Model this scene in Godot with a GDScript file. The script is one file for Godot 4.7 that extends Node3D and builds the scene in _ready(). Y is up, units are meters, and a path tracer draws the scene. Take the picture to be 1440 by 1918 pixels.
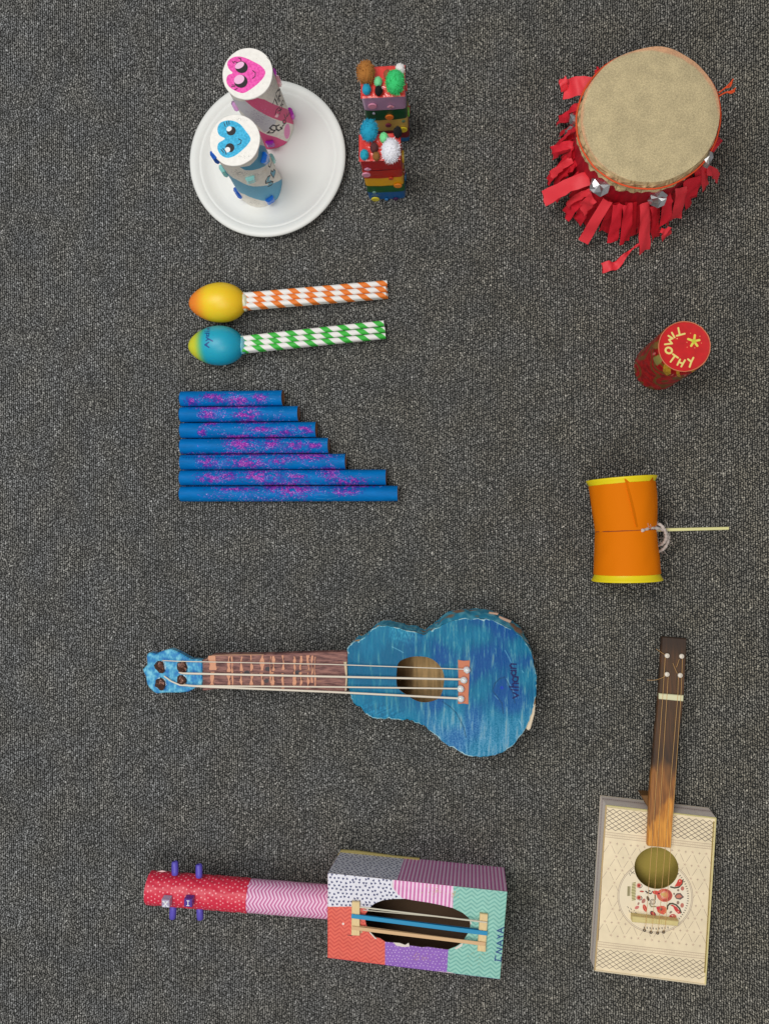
extends Node3D
# Handmade musical instruments laid out on a grey loop-pile carpet, photographed from above.

const F := 1441.0
const HC := 1.26
var cam_basis: Basis
var org := Vector3.ZERO
var noise := FastNoiseLite.new()
var rng := RandomNumberGenerator.new()
var taken := {}

# measuring windows on the photograph: origin and magnification, only used to read off where things lie on the floor
const Z1 := [0.0, 0.0, 1.0]
const ZA := [340.0, 70.0, 4.5]
const ZB := [640.0, 90.0, 6.19]
const ZD := [1000.0, 60.0, 3.6]
const ZE := [340.0, 500.0, 3.4286]
const ZT := [1160.0, 580.0, 7.2]
const ZP := [320.0, 710.0, 3.2]
const ZM := [1080.0, 860.0, 4.5]
const ZH := [250.0, 1120.0, 3.692]
const ZU := [620.0, 1120.0, 3.512]
const ZN := [250.0, 1570.0, 3.692]
const ZI := [590.0, 1570.0, 3.789]
const ZK := [1080.0, 1170.0, 4.8]
const ZC := [1080.0, 1470.0, 4.8]
const ZV := [1150.0, 1640.0, 9.0]


class Canvas:
	var img: Image
	var w: int
	var h: int
	var to: Callable   # measured point -> pixel of this canvas
	func _init(ww: int, hh: int, col: Color, map = null) -> void:
		w = ww
		h = hh
		img = Image.create(ww, hh, false, Image.FORMAT_RGBA8)
		img.fill(col)
		if map != null:
			to = map
	func put(x: int, y: int, col: Color, a: float) -> void:
		if x < 0 or y < 0 or x >= w or y >= h or a <= 0.0:
			return
		img.set_pixel(x, y, img.get_pixel(x, y).lerp(col, minf(a, 1.0) * col.a))
	func dot(p: Vector2, r: float, col: Color) -> void:
		for y in range(int(p.y - r - 1), int(p.y + r + 2)):
			for x in range(int(p.x - r - 1), int(p.x + r + 2)):
				put(x, y, col, r + 0.5 - Vector2(x + 0.5, y + 0.5).distance_to(p))
	func line(pts: PackedVector2Array, wd: float, col: Color) -> void:
		var r := wd * 0.5
		for i in pts.size() - 1:
			var a := pts[i]
			var b := pts[i + 1]
			for y in range(int(minf(a.y, b.y) - r - 1), int(maxf(a.y, b.y) + r + 2)):
				for x in range(int(minf(a.x, b.x) - r - 1), int(maxf(a.x, b.x) + r + 2)):
					var p := Vector2(x + 0.5, y + 0.5)
					put(x, y, col, r + 0.5 - p.distance_to(Geometry2D.get_closest_point_to_segment(p, a, b)))
	func poly(pts: PackedVector2Array, col, soft := 0.0) -> void:
		var lo := pts[0]
		var hi := pts[0]
		for p in pts:
			lo = lo.min(p)
			hi = hi.max(p)
		for y in range(maxi(0, int(lo.y)), mini(h, int(hi.y) + 2)):
			for x in range(maxi(0, int(lo.x)), mini(w, int(hi.x) + 2)):
				var p := Vector2(x + 0.5, y + 0.5)
				if Geometry2D.is_point_in_polygon(p, pts):
					put(x, y, col.call(x, y) if col is Callable else col, 1.0)
	func pts(z: Array, flat: Array) -> PackedVector2Array:
		var out := PackedVector2Array()
		for i in range(0, flat.size(), 2):
			out.append(to.call(z, flat[i], flat[i + 1]))
		return out
	func zline(z: Array, flat: Array, wd: float, col: Color) -> void:
		line(pts(z, flat), wd, col)
	func zpoly(z: Array, flat: Array, col) -> void:
		poly(pts(z, flat), col)
	func zell(z: Array, x: float, y: float, rx: float, ry: float, rot: float, col) -> void:
		var flat := []
		for k in 24:
			var e := Vector2(cos(k * TAU / 24) * rx, sin(k * TAU / 24) * ry).rotated(rot)
			flat.append_array([x + e.x, y + e.y])
		zpoly(z, flat, col)
	func zring(z: Array, x: float, y: float, rx: float, ry: float, rot: float, wd: float, col: Color, a0 := 0.0, a1 := TAU) -> void:
		var flat := []
		for k in 41:
			var t := lerpf(a0, a1, k / 40.0)
			var e := Vector2(cos(t) * rx, sin(t) * ry).rotated(rot)
			flat.append_array([x + e.x, y + e.y])
		zline(z, flat, wd, col)
	func each(f: Callable) -> void:
		for y in h:
			for x in w:
				img.set_pixel(x, y, f.call(x, y, img.get_pixel(x, y)))
	func mottle(n: FastNoiseLite, amount: float, fx: float, fy: float, off := 0.0) -> void:
		for y in h:
			for x in w:
				var k := 1.0 + amount * (n.get_noise_2d(x * fx + off, y * fy) + 0.6 * n.get_noise_2d(x * fx * 3.1 - off, y * fy * 3.1))
				var c := img.get_pixel(x, y)
				img.set_pixel(x, y, Color(c.r * k, c.g * k, c.b * k))
	func tex() -> ImageTexture:
		return ImageTexture.create_from_image(img)


class Shape:
	var st := SurfaceTool.new()
	var o: Vector3
	func _init(origin: Vector3) -> void:
		o = origin
		st.begin(Mesh.PRIMITIVE_TRIANGLES)
	func v(p: Vector3, uv: Vector2) -> void:
		st.set_uv(uv)
		st.add_vertex(p - o)
	func sm(g: int) -> void:
		st.set_smooth_group(g if g >= 0 else 0xFFFFFFFF)
	func tri(a: Vector3, b: Vector3, c: Vector3, ua := Vector2.ZERO, ub := Vector2.ZERO, uc := Vector2.ZERO) -> void:
		v(a, ua)
		v(c, uc)
		v(b, ub)
	func quad(a: Vector3, b: Vector3, c: Vector3, d: Vector3, ua := Vector2.ZERO, ub := Vector2(1, 0), uc := Vector2(1, 1), ud := Vector2(0, 1)) -> void:
		tri(a, b, c, ua, ub, uc)
		tri(a, c, d, ua, uc, ud)
	func grid(nu: int, nv: int, f: Callable, uvf = null, flip := false) -> void:
		var ps: Array[PackedVector3Array] = []
		var us: Array[PackedVector2Array] = []
		for j in nv + 1:
			var row := PackedVector3Array()
			var ru := PackedVector2Array()
			for i in nu + 1:
				var a := i / float(nu)
				var b := j / float(nv)
				var p: Vector3 = f.call(a, b)
				row.append(p)
				ru.append(uvf.call(p, a, b) if uvf != null else Vector2(a, b))
			ps.append(row)
			us.append(ru)
		for j in nv:
			for i in nu:
				if flip:
					quad(ps[j][i], ps[j + 1][i], ps[j + 1][i + 1], ps[j][i + 1], us[j][i], us[j + 1][i], us[j + 1][i + 1], us[j][i + 1])
				else:
					quad(ps[j][i], ps[j][i + 1], ps[j + 1][i + 1], ps[j + 1][i], us[j][i], us[j][i + 1], us[j + 1][i + 1], us[j + 1][i])
	# outline in the local x,z plane, swept from y0 to y1 with chamfered rims
	func prism(t: Transform3D, outline: PackedVector2Array, y0: float, y1: float, bevel := 0.0, uvf = null, smooth_side := false) -> void:
		var pts := outline.duplicate()
		var area := 0.0
		var lo := pts[0]
		var hi := pts[0]
		for i in pts.size():
			area += pts[i].cross(pts[(i + 1) % pts.size()])
			lo = lo.min(pts[i])
			hi = hi.max(pts[i])
		if area > 0:
			pts.reverse()
		var n := pts.size()
		var inner := PackedVector2Array()
		for i in n:
			var e0 := (pts[i] - pts[(i + n - 1) % n]).normalized()
			var e1 := (pts[(i + 1) % n] - pts[i]).normalized()
			var m := Vector2(-e0.y, e0.x) + Vector2(-e1.y, e1.x)
			m = -m.normalized() / maxf(0.35, m.length() * 0.5)
			inner.append(pts[i] + m * bevel)
		var uv := func(p: Vector2) -> Vector2:
			return (p - lo) / (hi - lo)
		var corner := Vector2(0.02, 0.02)
		var at := func(p: Vector2, y: float) -> Vector3:
			return t * Vector3(p.x, y, p.y)
		var uvs := func(p: Vector2, y: float) -> Vector2:
			return uvf.call(t * Vector3(p.x, y, p.y)) if uvf != null else corner
		sm(7 if smooth_side else -1)
		for i in n:
			var a := pts[i]
			var b := pts[(i + 1) % n]
			var ia := inner[i]
			var ib := inner[(i + 1) % n]
			quad(at.call(a, y0 + bevel), at.call(b, y0 + bevel), at.call(b, y1 - bevel), at.call(a, y1 - bevel), uvs.call(a, y0), uvs.call(b, y0), uvs.call(b, y1), uvs.call(a, y1))
			if bevel > 0:
				quad(at.call(a, y1 - bevel), at.call(b, y1 - bevel), at.call(ib, y1), at.call(ia, y1), uvs.call(a, y1), uvs.call(b, y1), uvs.call(ib, y1), uvs.call(ia, y1))
				quad(at.call(ia, y0), at.call(ib, y0), at.call(b, y0 + bevel), at.call(a, y0 + bevel), uvs.call(ia, y0), uvs.call(ib, y0), uvs.call(b, y0), uvs.call(a, y0))
		sm(-1)
		var ix := Geometry2D.triangulate_polygon(inner)
		for k in range(0, ix.size(), 3):
			var a := inner[ix[k]]
			var b := inner[ix[k + 1]]
			var c := inner[ix[k + 2]]
			if (b - a).cross(c - a) > 0:
				var s := b
				b = c
				c = s
			if uvf != null:
				tri(at.call(a, y1), at.call(b, y1), at.call(c, y1), uvs.call(a, y1), uvs.call(b, y1), uvs.call(c, y1))
			else:
				tri(at.call(a, y1), at.call(b, y1), at.call(c, y1), uv.call(a), uv.call(b), uv.call(c))
			tri(at.call(a, y0), at.call(c, y0), at.call(b, y0), uvs.call(a, y0), uvs.call(c, y0), uvs.call(b, y0))
	func box(t: Transform3D, sx: float, sy: float, sz: float, bevel := 0.0005) -> void:
		prism(t, PackedVector2Array([Vector2(-sx, -sz) / 2, Vector2(sx, -sz) / 2, Vector2(sx, sz) / 2, Vector2(-sx, sz) / 2]), -sy / 2, sy / 2, bevel)
	func tube(path: PackedVector3Array, r, seg := 10, caps := true) -> void:
		var n := path.size()
		var rings: Array[PackedVector3Array] = []
		var side := Vector3.ZERO
		for i in n:
			var d := (path[mini(i + 1, n - 1)] - path[maxi(i - 1, 0)]).normalized()
			if side == Vector3.ZERO:
				side = d.cross(Vector3.UP if absf(d.y) < 0.9 else Vector3.RIGHT).normalized()
			side = (side - d * side.dot(d)).normalized()
			var up := side.cross(d)
			var rad: float = r.call(i / float(n - 1)) if r is Callable else r
			var ring := PackedVector3Array()
			for k in seg:
				ring.append(path[i] + (side * cos(k * TAU / seg) + up * sin(k * TAU / seg)) * rad)
			rings.append(ring)
		sm(1)
		for i in n - 1:
			for k in seg:
				var k2 := (k + 1) % seg
				quad(rings[i][k], rings[i + 1][k], rings[i + 1][k2], rings[i][k2], Vector2(k / float(seg), i / float(n - 1)), Vector2(k / float(seg), (i + 1) / float(n - 1)), Vector2((k + 1) / float(seg), (i + 1) / float(n - 1)), Vector2((k + 1) / float(seg), i / float(n - 1)))
		if caps:
			sm(-1)
			for k in seg:
				var k2 := (k + 1) % seg
				tri(path[0], rings[0][k], rings[0][k2])
				tri(path[n - 1], rings[n - 1][k2], rings[n - 1][k])
	func lathe(t: Transform3D, prof: Array, seg := 40, smooth := true) -> void:
		for j in prof.size() - 1:
			sm(2 if smooth else -1)
			for i in seg:
				var a0 := i * TAU / seg
				var a1 := (i + 1) * TAU / seg
				var p: Vector2 = prof[j]
				var q: Vector2 = prof[j + 1]
				var f := func(e: Vector2, a: float) -> Vector3:
					return t * Vector3(e.x * cos(a), e.y, e.x * sin(a))
				var va := j / float(prof.size() - 1)
				var vb := (j + 1) / float(prof.size() - 1)
				var ua := i / float(seg)
				var ub := (i + 1) / float(seg)
				if p.x < 1e-6:
					tri(f.call(p, a0), f.call(q, a0), f.call(q, a1), Vector2(ua, va), Vector2(ua, vb), Vector2(ub, vb))
				elif q.x < 1e-6:
					tri(f.call(p, a0), f.call(q, a0), f.call(p, a1), Vector2(ua, va), Vector2(ua, vb), Vector2(ub, va))
				else:
					quad(f.call(p, a0), f.call(q, a0), f.call(q, a1), f.call(p, a1), Vector2(ua, va), Vector2(ua, vb), Vector2(ub, vb), Vector2(ub, va))
	func ball(c: Vector3, rad: Vector3, b := Basis(), seg := 14, bump = null, flat := false) -> void:
		sm(-1 if flat else 3)
		grid(seg, seg / 2, func(u: float, w: float) -> Vector3:
			var d := Vector3(cos(u * TAU) * sin(w * PI), cos(w * PI), sin(u * TAU) * sin(w * PI))
			if u == 1.0:
				d = Vector3(sin(w * PI), cos(w * PI), 0)
			if w == 0.0 or w == 1.0:
				d = Vector3(0, 1.0 - 2.0 * w, 0)
			var k: float = bump.call(d) if bump != null else 1.0
			return c + b * (d * rad * k))


func ray(z: Array, x: float, y: float) -> Vector3:
	return cam_basis * Vector3((z[0] + x / z[2] - 720.0) / F, -(z[1] + y / z[2] - 959.0) / F, -1.0)

func at(z: Array, x: float, y: float, h: float) -> Vector3:   # the point of height h above the floor seen at a measured point
	var d := ray(z, x, y)
	var t := (HC - h) / -d.y
	return Vector3(d.x * t, h, d.z * t)

func span(n: float, h: float) -> float:   # length in metres of n photograph pixels at height h
	return n * (HC - h) / F

func many(z: Array, flat: Array, h: float) -> PackedVector3Array:
	var out := PackedVector3Array()
	for i in range(0, flat.size(), 2):
		out.append(at(z, flat[i], flat[i + 1], h))
	return out

func flat2(ps: PackedVector3Array) -> PackedVector2Array:
	var out := PackedVector2Array()
	for p in ps:
		out.append(Vector2(p.x, p.z))
	return out

func round_hit(z: Array, x: float, y: float, a: Vector3, axis: Vector3, r: float, e1: Vector3) -> Vector2:
	# where a round body (axis through a) is met: angle from e1 and distance along the axis; beside it, its nearest edge
	var o := Vector3(0, HC, 0) - a
	var d := ray(z, x, y).normalized()
	var od := o - axis * o.dot(axis)
	var dd := d - axis * d.dot(axis)
	var qa := dd.dot(dd)
	var qb := od.dot(dd)
	var disc := qb * qb - qa * (od.dot(od) - r * r)
	var t := (-qb - sqrt(maxf(disc, 0.0))) / qa
	var p := o + d * t
	var e2 := axis.cross(e1)
	return Vector2(atan2(p.dot(e2), p.dot(e1)), p.dot(axis))

func mat(c: Color, rough := 0.7, opt := {}) -> StandardMaterial3D:
	var m := StandardMaterial3D.new()
	m.albedo_color = c
	m.roughness = rough
	for k in opt:
		m.set(k, opt[k])
	return m

func rgb(r: float, g: float, b: float) -> Color:
	return Color(r / 255.0, g / 255.0, b / 255.0)

func painted(cv: Canvas, rough := 0.7, opt := {}) -> StandardMaterial3D:
	var m := mat(Color.WHITE, rough, opt)
	m.albedo_texture = cv.tex()
	return m

func bumpy(m: StandardMaterial3D, h: Image, cm: float) -> StandardMaterial3D:
	m.heightmap_enabled = true
	m.heightmap_texture = ImageTexture.create_from_image(h)
	m.heightmap_scale = cm
	return m

func plan(p0: Vector3, p1: Vector3, scale: float, h: float, col: Color) -> Canvas:   # a canvas laid flat in the x,z plane
	var cv := Canvas.new(int((p1.x - p0.x) * scale), int((p1.z - p0.z) * scale), col)
	cv.to = func(z: Array, x: float, y: float) -> Vector2:
		var p := at(z, x, y, h)
		return Vector2(p.x - p0.x, p.z - p0.z) * scale
	return cv

func plan_uv(p0: Vector3, p1: Vector3) -> Callable:
	return func(p: Vector3, _a = 0, _b = 0) -> Vector2:
		return Vector2((p.x - p0.x) / (p1.x - p0.x), (p.z - p0.z) / (p1.z - p0.z))

func bounds(ps: PackedVector3Array, margin: float) -> Array:
	var lo := ps[0]
	var hi := ps[0]
	for p in ps:
		lo = lo.min(p)
		hi = hi.max(p)
	return [lo - Vector3.ONE * margin, hi + Vector3.ONE * margin]

func numbered(s: String) -> String:
	taken[s] = taken.get(s, -1) + 1
	return s if taken[s] == 0 else "%s_%03d" % [s, taken[s]]

func thing(called: String, label: String, category: String, where: Vector3, group := "") -> Node3D:
	var o := Node3D.new()
	o.name = numbered(called)
	o.position = where
	o.set_meta("label", label)
	o.set_meta("category", category)
	if group:
		o.set_meta("group", group)
	add_child(o)
	org = where
	return o

func shape() -> Shape:
	return Shape.new(org)

func obj(called: String, s: Shape, m: Material, parent: Node3D, label := "") -> MeshInstance3D:
	s.st.generate_normals()
	s.st.index()
	var o := MeshInstance3D.new()
	o.mesh = s.st.commit()
	o.material_override = m
	var n := called
	var k := 0
	while parent.has_node(n):
		k += 1
		n = "%s_%03d" % [called, k]
	o.name = n
	if label:
		o.set_meta("label", label)
	parent.add_child(o, true)
	return o

func nz(x: float, y: float = 0.0, z: float = 0.0) -> float:
	return noise.get_noise_3d(x, y, z)

func polar(poly: PackedVector2Array, c: Vector2, a: float) -> Vector2:
	var far := c + Vector2(cos(a), sin(a)) * 3.0
	var best := c
	for i in poly.size():
		var hit = Geometry2D.segment_intersects_segment(c, far, poly[i], poly[(i + 1) % poly.size()])
		if hit != null and hit.distance_to(c) > best.distance_to(c):
			best = hit
	return best

func smoothed(p: PackedVector2Array, per := 4) -> PackedVector2Array:
	var out := PackedVector2Array()
	var n := p.size()
	for i in n:
		for k in per:
			out.append(p[i].cubic_interpolate(p[(i + 1) % n], p[(i + n - 1) % n], p[(i + 2) % n], k / float(per)))
	return out

func lace(p: PackedVector3Array, per := 6) -> PackedVector3Array:
	var out := PackedVector3Array()
	var n := p.size()
	for i in n - 1:
		for k in per:
			out.append(p[i].cubic_interpolate(p[i + 1], p[maxi(i - 1, 0)], p[mini(i + 2, n - 1)], k / float(per)))
	out.append(p[n - 1])
	return out

func frame(o: Vector3, up: Vector3, along := Vector3.ZERO) -> Transform3D:   # local y = up, local x = along as far as it can be
	var y := up.normalized()
	var x := along if along.length() > 0.001 else (Vector3.RIGHT if absf(y.x) < 0.9 else Vector3.BACK)
	x = (x - y * x.dot(y)).normalized()
	return Transform3D(Basis(x, y, x.cross(y)), o)

func ngon(n: int, r: float, turn := 0.0, squash := 1.0) -> PackedVector2Array:
	var out := PackedVector2Array()
	for k in n:
		out.append(Vector2(cos(k * TAU / n + turn) * r, sin(k * TAU / n + turn) * r * squash))
	return out


func _ready() -> void:
	rng.seed = 11
	noise.seed = 5
	noise.frequency = 1.0
	noise.fractal_type = FastNoiseLite.FRACTAL_NONE
	noise.noise_type = FastNoiseLite.TYPE_SIMPLEX_SMOOTH
	# camera: held over the middle of the carpet, almost straight down
	var down := Vector3((845.0 - 720.0) / F, -(985.0 - 959.0) / F, -1.0).normalized()
	var right := (Vector3.RIGHT - down * down.x).normalized()
	cam_basis = Basis(right, -down, right.cross(-down)).transposed()
	var cam := Camera3D.new()
	cam.name = "camera"
	cam.fov = rad_to_deg(2.0 * atan(959.0 / F))
	cam.transform = Transform3D(cam_basis, Vector3(0, HC, 0))
	cam.near = 0.05
	cam.far = 50.0
	add_child(cam)
	cam.current = true
	# light: room with ceiling panels, no sun
	var env := Environment.new()
	env.background_mode = Environment.BG_COLOR
	env.background_color = Color(0.53, 0.53, 0.53)
	env.background_energy_multiplier = 0.78
	env.tonemap_mode = Environment.TONE_MAPPER_LINEAR
	env.tonemap_exposure = 1.3
	env.sdfgi_enabled = true
	env.ssao_enabled = true
	env.ssil_enabled = true
	var we := WorldEnvironment.new()
	we.name = "room_air"
	we.environment = env
	add_child(we)
	panel_light(Vector3(-0.95, 2.4, -0.5), Vector2(1.2, 1.2), 2.8, Color(1.0, 0.995, 0.98))
	panel_light(Vector3(-0.1, 2.4, 1.05), Vector2(1.2, 1.2), 1.7, Color(1.0, 0.985, 0.95))

	make_carpet()
	make_plate()
	make_pink_shaker()
	make_blue_shaker()
	make_rainbow_shakers()
	make_big_drum()
	make_small_drum()
	make_egg_maracas()
	make_pan_pipes()
	make_pellet_drum()
	make_ukulele()
	make_patchwork_guitar()
	make_printed_guitar()

func panel_light(where: Vector3, size: Vector2, energy: float, c: Color) -> void:
	var l := AreaLight3D.new()
	l.name = "ceiling_light"
	l.area_size = size
	l.light_energy = energy
	l.light_color = c
	l.shadow_enabled = true
	l.transform = Transform3D(Basis(Vector3.RIGHT, Vector3.FORWARD, Vector3.UP), where)
	l.area_range = 8.0
	add_child(l, true)


func make_carpet() -> void:
	var s := Shape.new(Vector3.ZERO)
	s.quad(Vector3(-4, -0.005, 4), Vector3(4, -0.005, 4), Vector3(4, -0.005, -4), Vector3(-4, -0.005, -4))
	var floor_node := obj("carpet", s, mat(Color(0.115, 0.114, 0.106).linear_to_srgb(), 0.95), self)
	var under := Shape.new(Vector3.ZERO)
	under.quad(Vector3(-1.0, -0.0035, 1.0), Vector3(0.76, -0.0035, 1.0), Vector3(0.76, -0.0035, -1.05), Vector3(-1.0, -0.0035, -1.05))
	obj("carpet_backing", under, mat(Color(0.03, 0.031, 0.03).linear_to_srgb(), 0.95), floor_node)
	floor_node.set_meta("kind", "structure")
	floor_node.set_meta("label", "dark grey ribbed loop pile carpet under all the instruments")
	# the pile: one small yarn loop after the other in ribs that run up and down the picture
	var l := Shape.new(Vector3.ZERO)
	l.ball(Vector3(0, -0.0018, 0), Vector3(0.0017, 0.0019, 0.0018), Basis(), 6)
	l.st.generate_normals()
	l.st.index()
	var dx := 0.0036
	var dz := 0.0031
	var x0 := -1.0
	var x1 := 0.76
	var z0 := -1.05
	var z1 := 1.0
	var nx := int((x1 - x0) / dx)
	var nzz := int((z1 - z0) / dz)
	var mm := MultiMesh.new()
	mm.transform_format = MultiMesh.TRANSFORM_3D
	mm.use_colors = true
	mm.mesh = l.st.commit()
	mm.instance_count = nx * nzz
	var buf := PackedFloat32Array()
	buf.resize(nx * nzz * 16)
	var k := 0
	for i in nx:
		for j in nzz:
			var x := x0 + i * dx + rng.randf_range(-0.0008, 0.0008)
			var z := z0 + (j + (i % 2) * 0.5) * dz + rng.randf_range(-0.001, 0.001)
			var a := rng.randf_range(-0.5, 0.5)
			var sx := rng.randf_range(0.72, 1.0)
			var sz := rng.randf_range(0.75, 1.25)
			var wide := 0.35 * noise.get_noise_2d(x * 7.0, z * 7.0) + 0.8 * noise.get_noise_2d(x * 130.0 + 7.0, z * 11.0)
			var lum := 0.215 * exp(rng.randfn(0.0, 0.34)) * (1.0 + 0.22 * wide)
			lum = clampf(lum, 0.02, 0.62)
			var hue := noise.get_noise_2d(x * 14.0 + 40.0, z * 14.0) * 0.035 + clampf(x + 0.1, -0.4, 0.6) * 0.09
			buf[k] = cos(a) * sx
			buf[k + 2] = sin(a) * sz
			buf[k + 3] = x
			buf[k + 5] = rng.randf_range(0.75, 1.15)
			buf[k + 7] = rng.randf_range(-0.0007, 0.0003)
			buf[k + 8] = -sin(a) * sx
			buf[k + 10] = cos(a) * sz
			buf[k + 11] = z
			buf[k + 12] = lum * (1.02 + hue)
			buf[k + 13] = lum * (1.0 + hue * 0.35)
			buf[k + 14] = lum * (0.935 - hue)
			buf[k + 15] = 1.0
			k += 16
	mm.buffer = buf
	var pile := MultiMeshInstance3D.new()
	pile.name = "carpet_pile"
	pile.multimesh = mm
	pile.material_override = mat(Color.WHITE, 0.85, {"vertex_color_use_as_albedo": true})
	pile.set_meta("kind", "stuff")
	floor_node.add_child(pile)


func make_plate() -> void:
	var c := at(Z1, 500, 296, 0.017)
	var r := (at(Z1, 645.5, 296, 0.017).x - at(Z1, 353.5, 296, 0.017).x) / 2
	c.y = 0.0
	org = c
	var s := shape()
	var prof := []
	for e in [[0, 0.0045], [0.3, 0.0045], [0.55, 0.005], [0.7, 0.0057], [0.76, 0.007], [0.81, 0.0105], [0.845, 0.0138], [0.86, 0.0148], [0.868, 0.0146], [0.876, 0.0146], [0.886, 0.0158], [0.92, 0.0182], [0.955, 0.0192], [0.982, 0.0186], [0.997, 0.0168], [1.0, 0.015], [0.995, 0.0145], [0.95, 0.0165], [0.86, 0.012], [0.8, 0.006], [0.75, 0.001], [0.7, 0.0], [0, 0.0]]:
		prof.append(Vector2(e[0] * r, e[1]))
	s.lathe(Transform3D(Basis(), c), prof, 96)
	var m := mat(rgb(235, 237, 235), 0.5)
	m.normal_enabled = true
	var nt := NoiseTexture2D.new()
	nt.width = 256
	nt.height = 256
	nt.seamless = true
	nt.as_normal_map = true
	nt.bump_strength = 1.5
	var fn := FastNoiseLite.new()
	fn.frequency = 0.08
	nt.noise = fn
	m.normal_texture = nt
	m.normal_scale = 0.15
	m.uv1_triplanar = true
	m.uv1_scale = Vector3.ONE * 25.0
	var o := obj("paper_plate", s, m, self)
	o.position = c
	o.set_meta("label", "round white paper plate under the pink and blue cup shakers")
	o.set_meta("category", "plate")


func round_body(s: Shape, a: Vector3, axis: Vector3, e1: Vector3, length: float, rad: Callable, nu: int, nv: int) -> void:
	var e2 := axis.cross(e1)
	s.sm(4)
	s.grid(nu, nv, func(u: float, v: float) -> Vector3:
		var th := u * TAU if u < 1.0 else 0.0
		return a + axis * (v * length) + (e1 * cos(th) + e2 * sin(th)) * rad.call(th, v))

func wrap_canvas(a: Vector3, axis: Vector3, e1: Vector3, r: float, length: float, w: int, h: int, col: Color) -> Canvas:   # a sheet wound round a can
	var cv := Canvas.new(w, h, col)
	cv.to = func(z: Array, x: float, y: float) -> Vector2:
		var q := round_hit(z, x, y, a, axis, r, e1)
		return Vector2(fposmod(q.x, TAU) / TAU * w, q.y / length * h)
	return cv

func specks(cv: Canvas, n: int, col: Color, r0 := 0.3, r1 := 0.9) -> void:
	for i in n:
		cv.dot(Vector2(rng.randf() * cv.w, rng.randf() * cv.h), rng.randf_range(r0, r1), col)

func gem(parent: Node3D, p: Vector3, out: Vector3, size: float, m: Material, turn := 0.0, thick := 0.5, label := "") -> void:
	var s := shape()
	var t := frame(p, out, Vector3.UP.rotated(out.normalized(), turn))
	s.prism(t, ngon(4, size * 0.72, PI / 4 + 0.1), -size * 0.12, size * thick, size * 0.18)
	obj("gem", s, m, parent, label)

func plastic(c: Color) -> StandardMaterial3D:
	return mat(c, 0.14, {"clearcoat_enabled": true, "clearcoat": 0.6, "clearcoat_roughness": 0.05, "subsurf_scatter_enabled": true, "subsurf_scatter_strength": 0.25})

func cup(called: String, label: String, z: Array, lid_x: float, lid_y: float, top: float, paint: Callable, lid_paint: Callable) -> Array:
	var ct := at(z, lid_x, lid_y, top)
	var base := Vector3(ct.x, 0.0055, ct.z)
	var o := thing(called, label, "shaker", base, "decorated cup shakers standing on the plate")
	var r := 0.0362
	var e1 := Vector3(base.x, 0, base.z).normalized()
	var len := top - 0.0055 - 0.003
	var cv := wrap_canvas(base, Vector3.UP, e1, r, len, 420, 260, rgb(236, 231, 222))
	cv.mottle(noise, 0.03, 0.05, 0.05)
	paint.call(cv)
	var s := shape()
	round_body(s, base, Vector3.UP, e1, len, func(th: float, v: float) -> float:
		return r * (1.0 + 0.02 * nz(cos(th) * 1.3 + top * 90.0, v * 1.5, sin(th) * 1.3) + 0.005 * cos(th * 7.0) + 0.010 * nz(cos(th) * 4.0, v * 5.0, sin(th) * 4.0 + top * 300.0) + 0.03 * smoothstep(0.12, 0.0, v)), 64, 10)
	obj("cup", s, painted(cv, 0.6), o)
	# lid: a cut cardboard disc, a little larger than the cup and not quite round
	var edge := PackedVector2Array()
	for k in 56:
		var a := k * TAU / 56
		var rr := 0.0379 * (1.0 + 0.012 * nz(cos(a) * 1.6 + top * 200.0, sin(a) * 1.6) + 0.005 * nz(cos(a) * 7.0, sin(a) * 7.0 + 3.0))
		edge.append(Vector2(cos(a), sin(a)) * rr)
	var p0 := ct - Vector3(0.04, 0, 0.04)
	var p1 := ct + Vector3(0.04, 0, 0.04)
	var lc := plan(p0, p1, 4000.0, top, rgb(246, 243, 238))
	lc.mottle(noise, 0.02, 0.03, 0.03)
	lid_paint.call(lc)
	var l := shape()
	l.prism(Transform3D(Basis(Vector3.RIGHT, 0.02), Vector3(ct.x, top - 0.003, ct.z)), edge, 0.0, 0.003, 0.0006, plan_uv(p0, p1), true)
	obj("lid", l, painted(lc, 0.55), o)
	return [o, base, r]

func stuck_gems(o: Node3D, z: Array, base: Vector3, r: float, list: Array, mats: Array) -> void:
	var e1 := Vector3(base.x, 0, base.z).normalized()
	var e2 := Vector3.UP.cross(e1)
	for g in list:
		var q := round_hit(z, g[0], g[1], base, Vector3.UP, r, e1)
		var out := e1 * cos(q.x) + e2 * sin(q.x)
		gem(o, base + Vector3.UP * maxf(q.y, 0.007) + out * r, out, g[3], mats[g[2]], g[4], 0.45)

func scatter_on(cv: Canvas, z: Array, x: float, y: float, rx: float, ry: float, n: int, col: Color, r := 0.6) -> void:
	for i in n:
		var e := Vector2(rng.randfn(0, 0.5) * rx, rng.randfn(0, 0.5) * ry)
		cv.dot(cv.to.call(z, x + e.x, y + e.y), rng.randf_range(0.5, 1.2) * r, col)


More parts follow.
